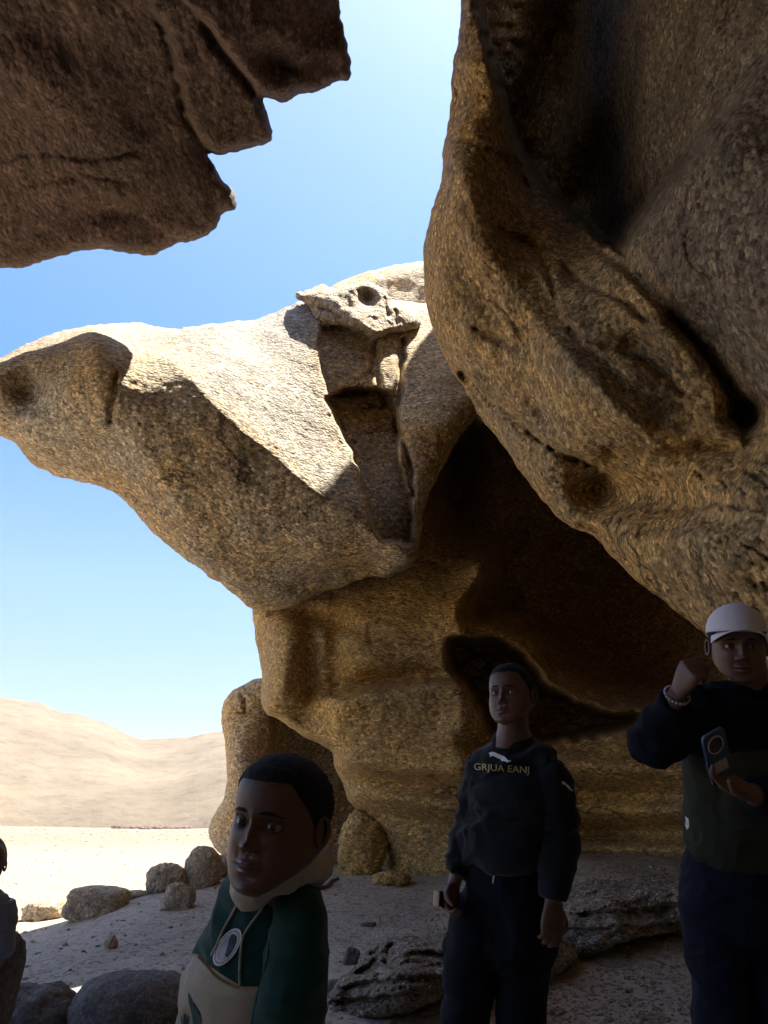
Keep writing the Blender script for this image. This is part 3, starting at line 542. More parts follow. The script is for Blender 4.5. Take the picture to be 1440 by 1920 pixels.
oc = relief('rock_outcrop', [(1010, 1760), (1020, 1700), (1080, 1655), (1160, 1650), (1230, 1640), (1320, 1640), (1420, 1650), (1420, 1740), (1290, 1745), (1180, 1762), (1100, 1795), (1030, 1800)],
      gD([(1010, 1765, .2), (1030, 1690, .6), (1160, 1652, .9), (1300, 1645, 1.0), (1420, 1660, 1.0), (1150, 1720, .9), (1300, 1690, 1.2), (1400, 1730, .5), (1100, 1793, .15), (1280, 1742, .3)]),
      M['outcrop'], R=.12, wR=18, T=1.0, wB=80, step=3, feats=[('s', [(1100, 1712), (1200, 1705), (1300, 1690), (1400, 1685)], .2, 5, 24), ('s', [(1040, 1745), (1140, 1738), (1260, 1730)], .12, 5, 20), ('g', 1230, 1670, 60, 14, 0, -.1)],
      amp=.07, nsc=2.4, ridge=.07, rsc=6, aniso=(.6, 1, 2.0), warp=6, wsc=14, seed=37, flake=.05)
tag(oc, 'dark layered granite outcrop on the slope between the woman and the man', 'rock outcrop')

# pebbles and grit, and the scrub line at the foot of the hills
def scatter(name, n, fn, mat, label, seed, kind='stuff'):
    rs = np.random.RandomState(seed); V = []; Fs = []
    ico = [(0, 0, 1), (.9, 0, .4), (.28, .85, .4), (-.72, .53, .4), (-.72, -.53, .4), (.28, -.85, .4), (.72, .53, -.4), (-.28, .85, -.4), (-.9, 0, -.4), (-.28, -.85, -.4), (.72, -.53, -.4), (0, 0, -1)]
    tf = [(0, 1, 2), (0, 2, 3), (0, 3, 4), (0, 4, 5), (0, 5, 1), (1, 6, 2), (2, 7, 3), (3, 8, 4), (4, 9, 5), (5, 10, 1), (2, 6, 7), (3, 7, 8), (4, 8, 9), (5, 9, 10), (1, 10, 6), (6, 11, 7), (7, 11, 8), (8, 11, 9), (9, 11, 10), (10, 11, 6)]
    X, Y, S = fn(rs, n); Z = ground_full(X, Y); ico = np.array(ico); allV = []
    for i in range(n):
        k = len(allV)*12; a = rs.uniform(0, 6.28); c, s_ = math.cos(a), math.sin(a); q = ico*(1+rs.uniform(-.3, .3, (12, 1)))*np.array([1, rs.uniform(.5, 1), rs.uniform(.3, .7)])*S[i]
        q = np.stack([q[:, 0]*c-q[:, 1]*s_, q[:, 0]*s_+q[:, 1]*c, q[:, 2]], 1) + np.array([X[i], Y[i], Z[i]+S[i]*.12]); allV.append(q)
        Fs += [(a_+k, b_+k, c_+k) for a_, b_, c_ in tf]
    o = link_mesh(name, np.vstack(allV), Fs, mat, origin=np.zeros(3)); o['kind'] = kind
    if label: o['label'] = label; o['category'] = name.replace('_', ' ')
def near(rs, n):
    y = rs.uniform(4.2, 11.5, n); x = rs.uniform(-.62, .6, n)*y; return x, y, rs.uniform(.003, .008, n)*(1+1.2*(rs.rand(n) < .12)+2*(rs.rand(n) < .012))
scatter('gravel', 5000, near, M['small'], 'fine gravel and grit strewn over the shaded cave floor', 2)
def chunks(rs, n):
    y = rs.uniform(5, 11, n); x = rs.uniform(-.6, .55, n)*y; return x, y, rs.uniform(.012, .035, n)
scatter('pebbles', 260, chunks, M['small'], 'half buried pebbles over the shaded cave floor', 12)
def right(rs, n):
    y = rs.uniform(4.6, 9, n); x = rs.uniform(.05, .62, n)*y; return x, y, rs.uniform(.006, .018, n)*(1+2*(rs.rand(n) < .03))
scatter('rubble', 9000, right, M['pale'], 'pale chips of crumbled granite over the slope on the right', 3)
def far(rs, n):
    y = 10**rs.uniform(1.15, 2.25, n); x = rs.uniform(-.62, .0, n)*y; return x, y, y*rs.uniform(.0006, .002, n)
scatter('scattered_stones', 1300, far, M['small'], 'small stones scattered over the bright plain', 5)
def belt(rs, n):
    t = rs.rand(n); u = 200+rs.rand(n)**.8*150; r = 178+rs.normal(0, 3.5, n); a = np.arctan((u-720)/FPX/1.11); return r*np.tan(a)*1.0, r, rs.uniform(.25, 1.0, n)
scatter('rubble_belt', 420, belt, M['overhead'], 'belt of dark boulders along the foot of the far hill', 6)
# ------------------------------------------------------------------ people
from mathutils.bvhtree import BVHTree
def flat_mat(name, col, rough=.8, nscale=0, namt=.3, bump=.0, bscale=300, spec=.3, weave=False, sheen=0):
    m, nt, b = new_mat(name); L = nt.links; tc = nd(nt, 'ShaderNodeTexCoord')
    n = nd(nt, 'ShaderNodeTexNoise', Scale=float(nscale or 8), Detail=6.0); L.new(tc.outputs['Object'], n.inputs[0])
    L.new(mixc(nt, namt, col, ramp(nt, n.outputs[0], [(.3, .6), (.7, 1.4)]), 'MULTIPLY'), b.inputs['Base Color'])
    b.inputs['Roughness'].default_value = rough; b.inputs['Specular IOR Level'].default_value = spec
    if sheen: b.inputs['Sheen Weight'].default_value = sheen
    if bump:
        n2 = nd(nt, 'ShaderNodeTexNoise', Scale=float(bscale), Detail=4.0); L.new(tc.outputs['Object'], n2.inputs[0])
        bp = nd(nt, 'ShaderNodeBump', Strength=bump, Distance=.003); L.new(n2.outputs[0], bp.inputs['Height']); L.new(bp.outputs[0], b.inputs['Normal'])
    return m
SKIN = flat_mat('dark_brown_skin', (.135, .066, .046), .45, 20, .25, .25, 260, .45)
SKIN2 = flat_mat('brown_skin', (.15, .07, .046), .45, 20, .25, .25, 260, .45)
HAIR = flat_mat('black_hair', (.008, .008, .010), .8, 60, .4, 1.0, 420, .3)
EYEW = flat_mat('eye_white', (.30, .27, .24), .3, 8, .05, spec=.4); IRIS = flat_mat('dark_iris', (.02, .01, .006), .1, 8, .1, spec=.8)
LIP = flat_mat('lip_skin', (.15, .062, .052), .4, 20, .2, spec=.5)
BLACKF = flat_mat('black_fleece', (.008, .010, .014), .9, 12, .3, .5, 500, .2, sheen=.15)
NAVYF = flat_mat('navy_black_cotton', (.006, .008, .015), .9, 12, .3, .5, 500, .2)
GREEN = flat_mat('dark_green_fleece', (.006, .052, .045), .9, 10, .25, .5, 500, .2, sheen=.2)
CREAM = flat_mat('cream_fleece', (.48, .42, .33), .9, 10, .2, .5, 500, .2)
OLIVE = flat_mat('olive_grey_vest', (.042, .046, .032), .9, 10, .25, .5, 500, .2)
WHITEC = flat_mat('white_cap_cloth', (.72, .70, .74), .85, 10, .1, .4, 600, .2)
PRINTW = flat_mat('white_print', (.8, .8, .82), .7, 10, .05); GOLDP = flat_mat('gold_print', (.55, .46, .22), .6, 10, .1)
GREYP = flat_mat('grey_print', (.42, .44, .50), .7, 30, .3)

def mesh_raw(V, Fs):
    me = bpy.data.meshes.new('tmp'); me.from_pydata([tuple(v) for v in V], [], [tuple(f) for f in Fs]); return me
def merged(parts):
    V = []; Fs = []
    for v, f in parts:
        k = len(V); V += [tuple(x) for x in v]; Fs += [tuple(i+k for i in q) for q in f]
    return V, Fs
def remesh(parts, vox, smooth_it=4, fac=.6):
    V, Fs = merged(parts); me = mesh_raw(V, Fs); o = bpy.data.objects.new('tmp', me); COL.objects.link(o)
    bm = bmesh.new(); bm.from_mesh(me); bmesh.ops.recalc_face_normals(bm, faces=bm.faces); bm.to_mesh(me); bm.free()
    r = o.modifiers.new('r', 'REMESH'); r.mode = 'VOXEL'; r.voxel_size = vox
    s = o.modifiers.new('s', 'SMOOTH'); s.iterations = smooth_it; s.factor = fac
    dg = bpy.context.evaluated_depsgraph_get(); m2 = bpy.data.meshes.new_from_object(o.evaluated_get(dg))
    bpy.data.objects.remove(o); bpy.data.meshes.remove(me); return m2
def verts(me):
    a = np.zeros(len(me.vertices)*3); me.vertices.foreach_get('co', a); return a.reshape(-1, 3)
def norms(me):
    a = np.zeros(len(me.vertices)*3); me.vertex_normals.foreach_get('vector', a); return a.reshape(-1, 3)
def setv(me, a): me.vertices.foreach_set('co', a.ravel()); me.update()
def finish(name, me, mat, parent, smooth_=True):
    me.name = name; me.materials.clear(); me.materials.append(mat); me.polygons.foreach_set('use_smooth', [smooth_]*len(me.polygons))
    v = verts(me); c = v.mean(0); setv(me, v-c); o = bpy.data.objects.new(name, me); COL.objects.link(o)
    if parent:
        o.parent = parent; off = Vector(parent.location)
        if parent.parent and not parent.get('rot0'): off = off + Vector(parent.parent.location)
        o.location = Vector(c)-off
    else: o.location = c
    return o
def folds(me, amp=.006, sc=(9, 9, 16), seed=1, dirs=None, amp2=.002):
    v = verts(me); n = norms(me); p = v*np.array(sc)
    p = p + .8*np.stack([vnoise(p*.5, seed), vnoise(p*.5, seed+1), vnoise(p*.5, seed+2)], 1)
    f = fbm(p, 1, 2, .5, seed, True); f = np.sign(f)*np.abs(f)**.8
    setv(me, v + n*(amp*f + amp2*fbm(v, 40, 3, .5, seed+9))[:, None])
def loft(pts, rad, side=(1, 0, 0), n=20, sq=2.0, cap=True):
    pts = [Vector(p) for p in pts]; side = Vector(side); V = []; Fs = []
    # refine with catmull
    arr = catmull(np.array([list(p)+list(r) for p, r in zip(pts, rad)]), 5, False)
    pp = [Vector(a[:3]) for a in arr]; rr_ = arr[:, 3:]
    for i, p in enumerate(pp):
        t = (pp[min(i+1, len(pp)-1)]-pp[max(i-1, 0)]).normalized(); a = (side - t*side.dot(t)).normalized(); b = t.cross(a)
        for k in range(n):
            c_, s_ = math.cos(2*math.pi*k/n), math.sin(2*math.pi*k/n)
            e = (abs(c_)**sq+abs(s_)**sq)**(-1/sq); V.append(p + (a*c_*rr_[i][0]+b*s_*rr_[i][1])*e)
    m = len(pp)
    for i in range(m-1):
        for k in range(n): Fs.append((i*n+k, i*n+(k+1) % n, (i+1)*n+(k+1) % n, (i+1)*n+k))
    if cap: Fs.append(tuple(range(n))[::-1]); Fs.append(tuple((m-1)*n+k for k in range(n)))
    return V, Fs
def ball(c, r, n=12):
    V = []; Fs = []
    r = r if hasattr(r, '__len__') else (r, r, r)
    for i in range(n+1):
        for j in range(2*n):
            a = math.pi*i/n; b = math.pi*j/n; V.append((c[0]+r[0]*math.sin(a)*math.cos(b), c[1]+r[1]*math.sin(a)*math.sin(b), c[2]+r[2]*math.cos(a)))
    for i in range(n):
        for j in range(2*n): Fs.append((i*2*n+j, i*2*n+(j+1) % (2*n), (i+1)*2*n+(j+1) % (2*n), (i+1)*2*n+j))
    return V, Fs

def head_shape(nz=170, nf=200, jaw=1.0, cheek=.0, lipk=1.0, nosek=1.0):
    z = -np.cos(np.linspace(0, np.pi, nz)); ph = np.linspace(0, 2*np.pi, nf, endpoint=False)
    zz = [-1, -.96, -.88, -.75, -.55, -.3, 0, .3, .55, .75, .9, .97, 1]
    w = np.interp(z, zz, [0, .22, .38, .51, .61+cheek, .665+cheek, .67, .685, .64, .52, .34, .19, 0])
    yF = np.interp(z, zz, [.42, .60, .69, .69, .67, .69, .70, .76, .74, .63, .42, .22, 0])
    yB = np.interp(z, zz, [.38, .18, .02, -.16, -.42, -.68, -.84, -.93, -.86, -.70, -.45, -.25, 0])
    k = np.array([1, 4, 6, 4, 1.])/16
    for _ in range(6):
        for a in (w, yF, yB): a[2:-2] = np.convolve(a, k, 'valid')
    Z, Ph = np.meshgrid(z, ph, indexing='ij'); Wd = w[:, None]; mid = ((yF+yB)/2)[:, None]; hf = ((yF-yB)/2)[:, None]
    c = np.cos(Ph); s = np.sin(Ph)
    X = Wd*np.sign(s)*np.abs(s)**.92; Y = mid + hf*np.sign(c)*np.abs(c)**.86
    front = np.clip(c, 0, 1)**.5
    def G(x0, z0, sx, sz, A):
        r = 0
        for sg in ((1,) if x0 == 0 else (-1, 1)): r = r + A*np.exp(-((X-sg*x0)/sx)**2-((Z-z0)/sz)**2)
        return r*front
    F_ = G(.28, .01, .17, .105, -.13) + G(.27, .15, .20, .05, .035) + G(0, .10, .09, .12, .02) + G(0, -.02, .055, .12, .05*nosek) + G(0, -.16, .065, .11, .11*nosek) + G(0, -.29, .085, .065, .19*nosek) \
        + G(.105, -.31, .055, .05, .11*nosek) + G(.055, -.37, .03, .018, -.05) + G(0, -.45, .03, .05, -.02) + G(0, -.52, .17, .038, .085*lipk) + G(.06, -.50, .05, .03, .02) + G(0, -.572, .19, .013, -.055*lipk) + G(0, -.625, .13, .042, .085*lipk) \
        + G(0, -.72, .13, .035, -.035) + G(0, -.88, .15, .09, .05) + G(.38, -.22, .17, .15, .03) + G(.22, -.45, .04, .09, -.02) + G(.27, -.12, .12, .025, .015)
    Y = Y + F_
    back = np.clip(-c*.6+.4, 0, 1); low = np.clip((-Z-.35)/.65, 0, 1); Z = Z + .34*back*low
    return X, Y, Z, nz, nf
def quads(nz, nf): 
    i, j = np.meshgrid(np.arange(nz-1), np.arange(nf), indexing='ij'); i = i.ravel(); j = j.ravel(); j2 = (j+1) % nf
    return np.stack([i*nf+j, i*nf+j2, (i+1)*nf+j2, (i+1)*nf+j], 1)
def make_head(C, h, yawL, pitch, roll, skin, parent, hair=True, hairline=.55, gaze=0., **kw):
    """C: centre of the head, h: half height; the face looks at the viewer and turns to picture left by yawL degrees"""
    X, Y, Z, nz, nf = head_shape(**kw)
    R = Euler((math.radians(pitch), 0, 0)).to_matrix(); Rr = Euler((0, math.radians(roll), 0)).to_matrix(); Rz = Euler((0, 0, -math.radians(yawL))).to_matrix()
    Mt = np.array(Rz@Rr@R)
    def W(x, y, z): return (np.stack([x, -np.asarray(y), z], -1)*h)@Mt.T + np.array(C)
    V = W(X, Y, Z).reshape(-1, 3); Fs = quads(nz, nf).tolist()
    parts = [(V.tolist(), Fs)]
    # ears: rim and bowl
    for sg in (-1, 1):
        ex = []; n1, n2 = 22, 10
        th = np.linspace(0, 2*np.pi, n1, endpoint=False); t2 = np.linspace(0, 2*np.pi, n2, endpoint=False)
        T1, T2 = np.meshgrid(th, t2, indexing='ij')
        a_, b_ = .115, .20; rad = .035*(1-.25*np.sin(T1))
        cy = -.10 + (a_ + rad*np.cos(T2))*np.cos(T1)*-1; cz = -.03 + (b_*(1-.25*(np.sin(T1) < 0)*0) + rad*np.cos(T2))*np.sin(T1) ; cx = .70 + .04*np.cos(T1)*1 + rad*np.sin(T2) + .04
        cy = cy*(1-.25*np.clip(-np.sin(T1), 0, 1)); Vv = W(sg*cx, cy, cz).reshape(-1, 3)
        Fq = [(i*n2+j, ((i+1) % n1)*n2+j, ((i+1) % n1)*n2+(j+1) % n2, i*n2+(j+1) % n2) for i in range(n1) for j in range(n2)]
        parts.append((Vv.tolist(), Fq))
        bv, bf = ball((0, 0, 0), (.04, .105, .18), 10); bv = np.array(bv); parts.append((W(sg*(.69+bv[:, 0]), -.09+bv[:, 1], -.03+bv[:, 2]).tolist(), bf))
        # eyelids
        bv, bf = ball((0, 0, 0), (.119, .119, .119), 24); bv = np.array(bv)
        for lo, hi in ((.034, 1), (-1, -.036)):
            keep = [f for f in bf if all(lo <= bv[i][2] + .10*0 <= hi for i in f)]
            parts.append((W(sg*(.275)+bv[:, 0]*1.15, .535+bv[:, 1]*1.0, .0+bv[:, 2]*(1.0)).tolist(), keep))
    me_parts = parts
    fw = np.array(W(0, 1, 0)) - np.array(W(0, 0, 0))
    eyes = []
    for sg in (-1, 1):
        c0 = W(sg*.275, .535, 0.); me = mesh_raw(*ball(c0, .108*h, 16)); o = finish('eye', me, EYEW, parent)
        g = Euler((0, 0, -math.radians(gaze))).to_matrix(); d = np.array(g@Vector(fw)); d /= np.linalg.norm(d); ic = np.array(c0)+d*.108*h*.87
        ir = bpy.data.meshes.new('iris'); bv, bf = ball((0, 0, 0), (.062*h, .02*h, .062*h), 10); bv = np.array(bv)
        q = Vector((0, -1, 0)).rotation_difference(Vector(d)).to_matrix(); bv = bv@np.array(q).T + ic
        oi = finish('iris', mesh_raw(bv, bf), IRIS, o)
        eyes.append(o)
    # lips, thin skin over the lip bulge
    msk = (np.abs(X) < .21*np.sqrt(np.clip(1-((Z+.57)/.105)**2, 0, 1))) & (Y > .3) & (np.abs(Z+.57) < .105) & (Y > .5)
    lip_f = [f for f in Fs if all(msk.ravel()[i] for i in f)]
    used = sorted({i for f in lip_f for i in f}); rm = {a: b for b, a in enumerate(used)}
    LV = W(X, Y+.006, Z).reshape(-1, 3)[used]
    if lip_f: finish('lips', mesh_raw(LV, [[rm[i] for i in f] for f in lip_f]), LIP, parent)
    # brows
    for sg in (-1, 1):
        m2 = (np.abs(X-sg*.28) < .18) & (np.abs(Z-.19+1.2*(np.abs(X)-.24)**2) < .038-.09*np.abs(np.abs(X)-.24)) & (Y > .2)
        bf_ = [f for f in Fs if all(m2.ravel()[i] for i in f)]
        used = sorted({i for f in bf_ for i in f}); rm = {a: b for b, a in enumerate(used)}
        if bf_: finish('eyebrow', mesh_raw(W(X*1.005, Y+.012, Z).reshape(-1, 3)[used], [[rm[i] for i in f] for f in bf_]), HAIR, parent)
    if hair:
        r = np.sqrt(X**2+Y**2+Z**2)+1e-6; k = 1.045 + .012*vnoise(np.stack([X, Y, Z], -1)*14, 3)
        hl = hairline - .95*np.clip((.52-Y)/.9, 0, 1)**.8
        m3 = (Z > hl + .02*vnoise(np.stack([X, Y, Z], -1)*9, 4)).ravel(); keep = [f for f in Fs if all(m3[i] for i in f)]
        edge = np.clip((Z-hl)/.10, 0, 1)**.5; k2 = .99 + (k-.99)*edge
        used = sorted({i for f in keep for i in f}); rm = {a: b for b, a in enumerate(used)}
        finish('hair', mesh_raw(W(X*k2, Y*k2, Z*k2).reshape(-1, 3)[used], [[rm[i] for i in f] for f in keep]), HAIR, parent)
    return me_parts, W
def person(name_label, base, parts_hi, parts_lo, skin, vox=.006):
    """one continuous skin body: the joined trunk and limbs with the head on its neck"""
    me = remesh(parts_lo, vox, 3); v = verts(me); f = [list(p.vertices) for p in me.polygons]
    V, Fs = merged(parts_hi + [(v.tolist(), f)]); bpy.data.meshes.remove(me)
    m = mesh_raw(V, Fs); bm = bmesh.new(); bm.from_mesh(m); bmesh.ops.remove_doubles(bm, verts=bm.verts, dist=1e-5); bmesh.ops.recalc_face_normals(bm, faces=bm.faces); bm.to_mesh(m); bm.free()
    setv(m, verts(m)-np.array(base)); m.materials.append(skin); m.polygons.foreach_set('use_smooth', [True]*len(m.polygons)); m.name = 'person'
    return m
def hand(wrist, ddir, nrm, size, curl, spread=.12, thumb_side=1, thumb_curl=.4, tdir=None):
    """palm from the wrist along ddir, nrm = back of the hand; returns a list of solids. curl: list of 4 bend angles (rad per joint)"""
    w = Vector(wrist); d = Vector(ddir).normalized(); n = Vector(nrm); n = (n-d*n.dot(d)).normalized(); s = d.cross(n)*thumb_side
    L = size; parts = []
    parts.append(loft([w-d*L*.10, w+d*L*.08, w+d*L*.3, w+d*L*.5, w+d*L*.55], [(L*.145, L*.10), (L*.17, L*.10), (L*.23, L*.095), (L*.235, L*.08), (L*.19, L*.05)], s, 18, 2.6))
    ln = [.40, .45, .42, .33]; offs = [.165, .055, -.055, -.16]
    for k in range(4):
        c = curl[k] if hasattr(curl, '__len__') else curl
        p = w + d*L*(.48-.02*abs(k-1)) + s*L*offs[k]; dirv = (d + s*spread*(1.5-k)*.5).normalized(); pts = [p-d*L*.1, p]; 
        ang = 0; axis = s
        for j, seg in enumerate((.45, .30, .25)):
            ang += c[j] if hasattr(c, '__len__') else c*(1.0 if j else .8); dv = dirv*math.cos(ang) - n*math.sin(ang); p = p + dv*L*ln[k]*seg; pts.append(p)
        r = L*.052*(1-.08*(k == 3)); rr_ = [(r*1.05, r), (r*1.1, r*1.05), (r, r*.95), (r*.92, r*.88), (r*.7, r*.65)]
        parts.append(loft(pts, rr_, s, 12)); parts.append(ball(pts[-1], r*.75, 6))
    p = w + d*L*.12 + s*L*.13; dv = (d*.72+s*.62-n*.25).normalized() if tdir is None else (d*tdir[0]+s*tdir[1]-n*tdir[2]).normalized(); pts = [p]
    for j, seg in enumerate((.24, .18, .15)):
        pts.append(pts[-1]+dv*L*seg); dv = (dv*math.cos(thumb_curl) - (s*.6+n*.6).normalized()*math.sin(thumb_curl)).normalized()
    r = L*.062; parts.append(loft(pts, [(r*1.3, r*1.2), (r*1.1, r), (r, r*.9), (r*.7, r*.65)], n, 12)); parts.append(ball(pts[-1], r*.8, 6))
    return parts
def bvh_of(o):
    me = o.data; v = verts(me); off = Vector(o.location) + (o.parent.location if o.parent else Vector())
    return BVHTree.FromPolygons([Vector(x)+off for x in v], [list(p.vertices) for p in me.polygons])
def decal(name, polys, tris, px, bvh, mat, parent, off=.0025, Dfall=2.5):
    """flat print pressed on cloth: px = picture points that give each vertex its place on the cloth"""
    V = []; o_ = Vector((0, 0, CAMZ)); last = None
    for (u, v) in px:
        d = (Vector(P(u, v, 1.0))-o_).normalized(); r = bvh.ray_cast(o_, d)
        if r[0] is None: dist = last if last else Dfall
        else: dist = r[3]; last = dist
        V.append(o_ + d*(dist-off))
    return finish(name, mesh_raw(V, tris), mat, parent)
def poly_decal(name, poly, bvh, mat, parent, step=1.5, off=.0025, hole=None):
    poly = np.array(poly, float); lo = poly.min(0)-step; hi = poly.max(0)+step
    us = np.arange(lo[0], hi[0]+step, step); vs_ = np.arange(lo[1], hi[1]+step, step); U, Vv = np.meshgrid(us, vs_); q = np.stack([U.ravel(), Vv.ravel()], 1)
    def sd(x):
        s = sdf_poly(x, poly)
        if hole is not None: s = np.minimum(s, -sdf_poly(x, np.array(hole, float)))
        return s
    s = sd(q); I = (s > 0).reshape(len(vs_), len(us)); nu = len(us)
    cell = (I[:-1, :-1].astype(int) + I[1:, :-1] + I[:-1, 1:] + I[1:, 1:]) >= 1
    cj, ci = np.nonzero(cell); quad = np.stack([cj*nu+ci, (cj+1)*nu+ci, (cj+1)*nu+ci+1, cj*nu+ci+1], 1)
    used = np.unique(quad); rem = -np.ones(len(q), int); rem[used] = np.arange(len(used)); quad = rem[quad]; q = q[used]; s = s[used]; out = s <= 0
    qo = q[out]
    for _ in range(2):
        e = .3; g = np.stack([sd(qo+[e, 0])-sd(qo-[e, 0]), sd(qo+[0, e])-sd(qo-[0, e])], 1)/(2*e); g /= np.maximum(np.linalg.norm(g, axis=1, keepdims=True), .3); qo = qo - np.clip(sd(qo), -3, 3)[:, None]*g
    q[out] = qo
    return decal(name, None, quad.tolist(), q.tolist(), bvh, mat, parent, off)
def text_decal(name, txt, x0, y0, x1, y1, height, bvh, mat, parent, off=.0025):
    cu = bpy.data.curves.new('t', 'FONT'); cu.body = txt; cu.size = 1; cu.offset = .004; ob = bpy.data.objects.new('t', cu); COL.objects.link(ob)
    dg = bpy.context.evaluated_depsgraph_get(); me = bpy.data.meshes.new_from_object(ob.evaluated_get(dg)); bpy.data.objects.remove(ob)
    v = verts(me); w = v[:, 0].max(); hh = v[:, 1].max()
    t = v[:, 0]/w; px = np.stack([x0+(x1-x0)*t, y0+(y1-y0)*t - v[:, 1]/hh*height], 1)
    f = [list(p.vertices) for p in me.polygons]; bpy.data.meshes.remove(me)
    return decal(name, None, f, px.tolist(), bvh, mat, parent, off)
def Q(u, v, D): return Vector(P(u, v, D))

CAT = [(340, 1030), (370, 1018), (395, 1020), (430, 1035), (480, 1055), (520, 1075), (545, 1105), (575, 1118), (588, 1112), (585, 1128), (560, 1130), (550, 1145), (540, 1130), (510, 1122), (480, 1120), (470, 1100), (430, 1085), (395, 1065), (375, 1062), (352, 1078), (350, 1062), (375, 1045), (355, 1048), (342, 1045)]

# ---- woman in black sweatshirt
def woman():
    D = 2.5; base = Q(950, 1540, D); base.z = float(ground_full(np.array([base.x]), np.array([base.y]))[0])
    root_loc = base.copy()
    root = bpy.data.objects.new('person', bpy.data.meshes.new('x')); COL.objects.link(root); root.location = root_loc
    hc = Q(958, 1304, D); h = .103
    hi, W = make_head(hc, h, 32, -2, 2, SKIN, root, hairline=.62, gaze=8, cheek=.02, lipk=1.05, nosek=.95)
    neck = loft([Q(964, 1395, D+.02), Q(962, 1365, D+.02), Q(962, 1320, D+.02)], [(.075, .06), (.052, .055), (.052, .058)])
    ch = Q(968, 1450, D+.03); hip = Q(955, 1640, D+.04)
    sh_l = Q(908, 1436, D+.09); sh_r = Q(1030, 1436, D-.05)
    el_l = Q(887, 1545, D+.09); el_r = Q(1050, 1560, D-.08); wr_l = Q(852, 1655, D+.02); wr_r = Q(1036, 1690, D-.16)
    S = (sh_r-sh_l).normalized()
    feetL = Q(868, 1900, D+.05); feetR = Q(975, 1900, D+.0)
    zL = Vector((feetL.x-.05, feetL.y+.12, base.z)); zR = Vector((feetR.x, feetR.y+.12, base.z))
    legL = [Q(905, 1690, D+.04), Q(892, 1760, D+.04), Q(878, 1850, D+.05), Vector((feetL.x-.02, feetL.y+.06, .32)), Vector((zL.x, zL.y, .1))]
    legR = [Q(1002, 1690, D+.0), Q(992, 1760, D+.0), Q(978, 1850, D+.02), Vector((feetR.x, feetR.y+.06, .32)), Vector((zR.x, zR.y, .1))]
    torso = loft([Q(966, 1390, D+.03), Q(967, 1412, D+.03), ch, Q(960, 1550, D+.03), hip, Q(955, 1700, D+.04)], [(.05, .045), (.085, .055), (.11, .07), (.10, .07), (.12, .08), (.11, .07)], S)
    arm = lambda a, b, c: loft([a, (a+b)/2, b, (b+c)/2, c], [(.034, .034), (.034, .034), (.032, .032), (.028, .03), (.022, .026)])
    hR = hand(wr_r, Vector((-.10, -.02, -1)), Vector((.25, -1, 0)), .165, [.42, .48, .52, .55], .08, -1, .35)
    hL = hand(wr_l, Vector((-.25, -.25, -1)), Vector((-.6, .6, .1)), .155, [.85, .9, .9, .9], .05, -1, .5)
    lo = [neck, torso, arm(sh_l, el_l, wr_l), arm(sh_r, el_r, wr_r), loft(legL, [(.06, .07), (.06, .065), (.05, .05), (.045, .045), (.035, .035)]), loft(legR, [(.06, .07), (.06, .065), (.05, .05), (.045, .045), (.035, .035)])] + hR + hL
    for z in (zL, zR): lo.append(loft([z+Vector((0, .05, .05)), z+Vector((-.01, -.06, .035)), z+Vector((-.02, -.16, .025))], [(.035, .04), (.04, .03), (.03, .02)]))
    me = person('', base, hi, lo, SKIN, .0045); root.data = me
    # sweatshirt
    Ss = S
    tor = loft([Q(966, 1380, D+.03), Q(966, 1391, D+.03), Q(967, 1402, D+.03), Q(968, 1425, D+.03), Q(968, 1470, D+.03), Q(958, 1530, D+.03), Q(948, 1580, D+.02), Q(950, 1602, D+.02)],
               [(.057, .055), (.072, .062), (.092, .070), (.124, .086), (.155, .112), (.155, .12), (.165, .125), (.15, .115)], S, 40, 2.3)
    slv = lambda a, b, c, k=1: loft([a+(b-a)*-.02, a, (a+b)/2, b, (b+c)/2, c], [(.042, .04), (.054, .056), (.052, .058), (.052*k, .058*k), (.050*k, .054), (.040, .040)], (0, 1, 0), 24)
    wl2 = wr_l + (el_l-wr_l).normalized()*.03; wr2 = wr_r + (el_r-wr_r).normalized()*.01
    tz = [loft([Q(966, 1400, D+.03), (Q(966, 1400, D+.03)+x)/2+Vector((0, 0, .004)), x], [(.055, .045), (.055, .045), (.052, .052)], (0, 1, 0)) for x in (sh_l, sh_r)]
    m = remesh(tz + [tor, slv(sh_l, el_l, wl2), slv(sh_r, el_r, wr2, 1.1), loft([Q(950, 1590, D+.02), Q(950, 1606, D+.02)], [(.150, .112), (.140, .105)], S, 40, 2.3)], .006, 5)
    folds(m, .015, (7, 7, 14), 3); sw = finish('sweatshirt', m, BLACKF, root)
    finish('collar', remesh([loft([Q(965, 1394, D+.025), Q(965, 1377, D+.025)], [(.074, .068), (.0605, .0595)], S, 30)], .004, 2), BLACKF, sw)
    bv = bvh_of(sw)
    poly_decal('chest_emblem', [(860+x/6, 1240+y/6) for x, y in CAT], bv, PRINTW, sw, 1.5, .005)
    text_decal('chest_lettering', 'GRJUA EANJ', 888, 1443, 992, 1450, 12.5, bv, GOLDP, sw, .006)
    poly_decal('sleeve_emblem', [(1053+(x-340)/11.5, 1464+(y-1020)/8.5+(x-340)/40) for x, y in CAT], bv, PRINTW, sw)
    # trousers
    tr = [loft([Q(955, 1585, D+.03), Q(953, 1640, D+.03), Q(953, 1700, D+.03), Q(950, 1760, D+.03), Q(945, 1800, D+.03)], [(.132, .105), (.146, .12), (.152, .125), (.140, .12), (.10, .09)], S, 36, 2.4)]
    for L, k in ((legL, 1), (legR, 1)): tr.append(loft(L, [(.085, .10), (.090, .10), (.082, .085), (.072, .075), (.062, .066)], S, 28))
    m = remesh(tr, .006, 5); folds(m, .010, (8, 8, 10), 7); trs = finish('trousers', m, NAVYF, root)
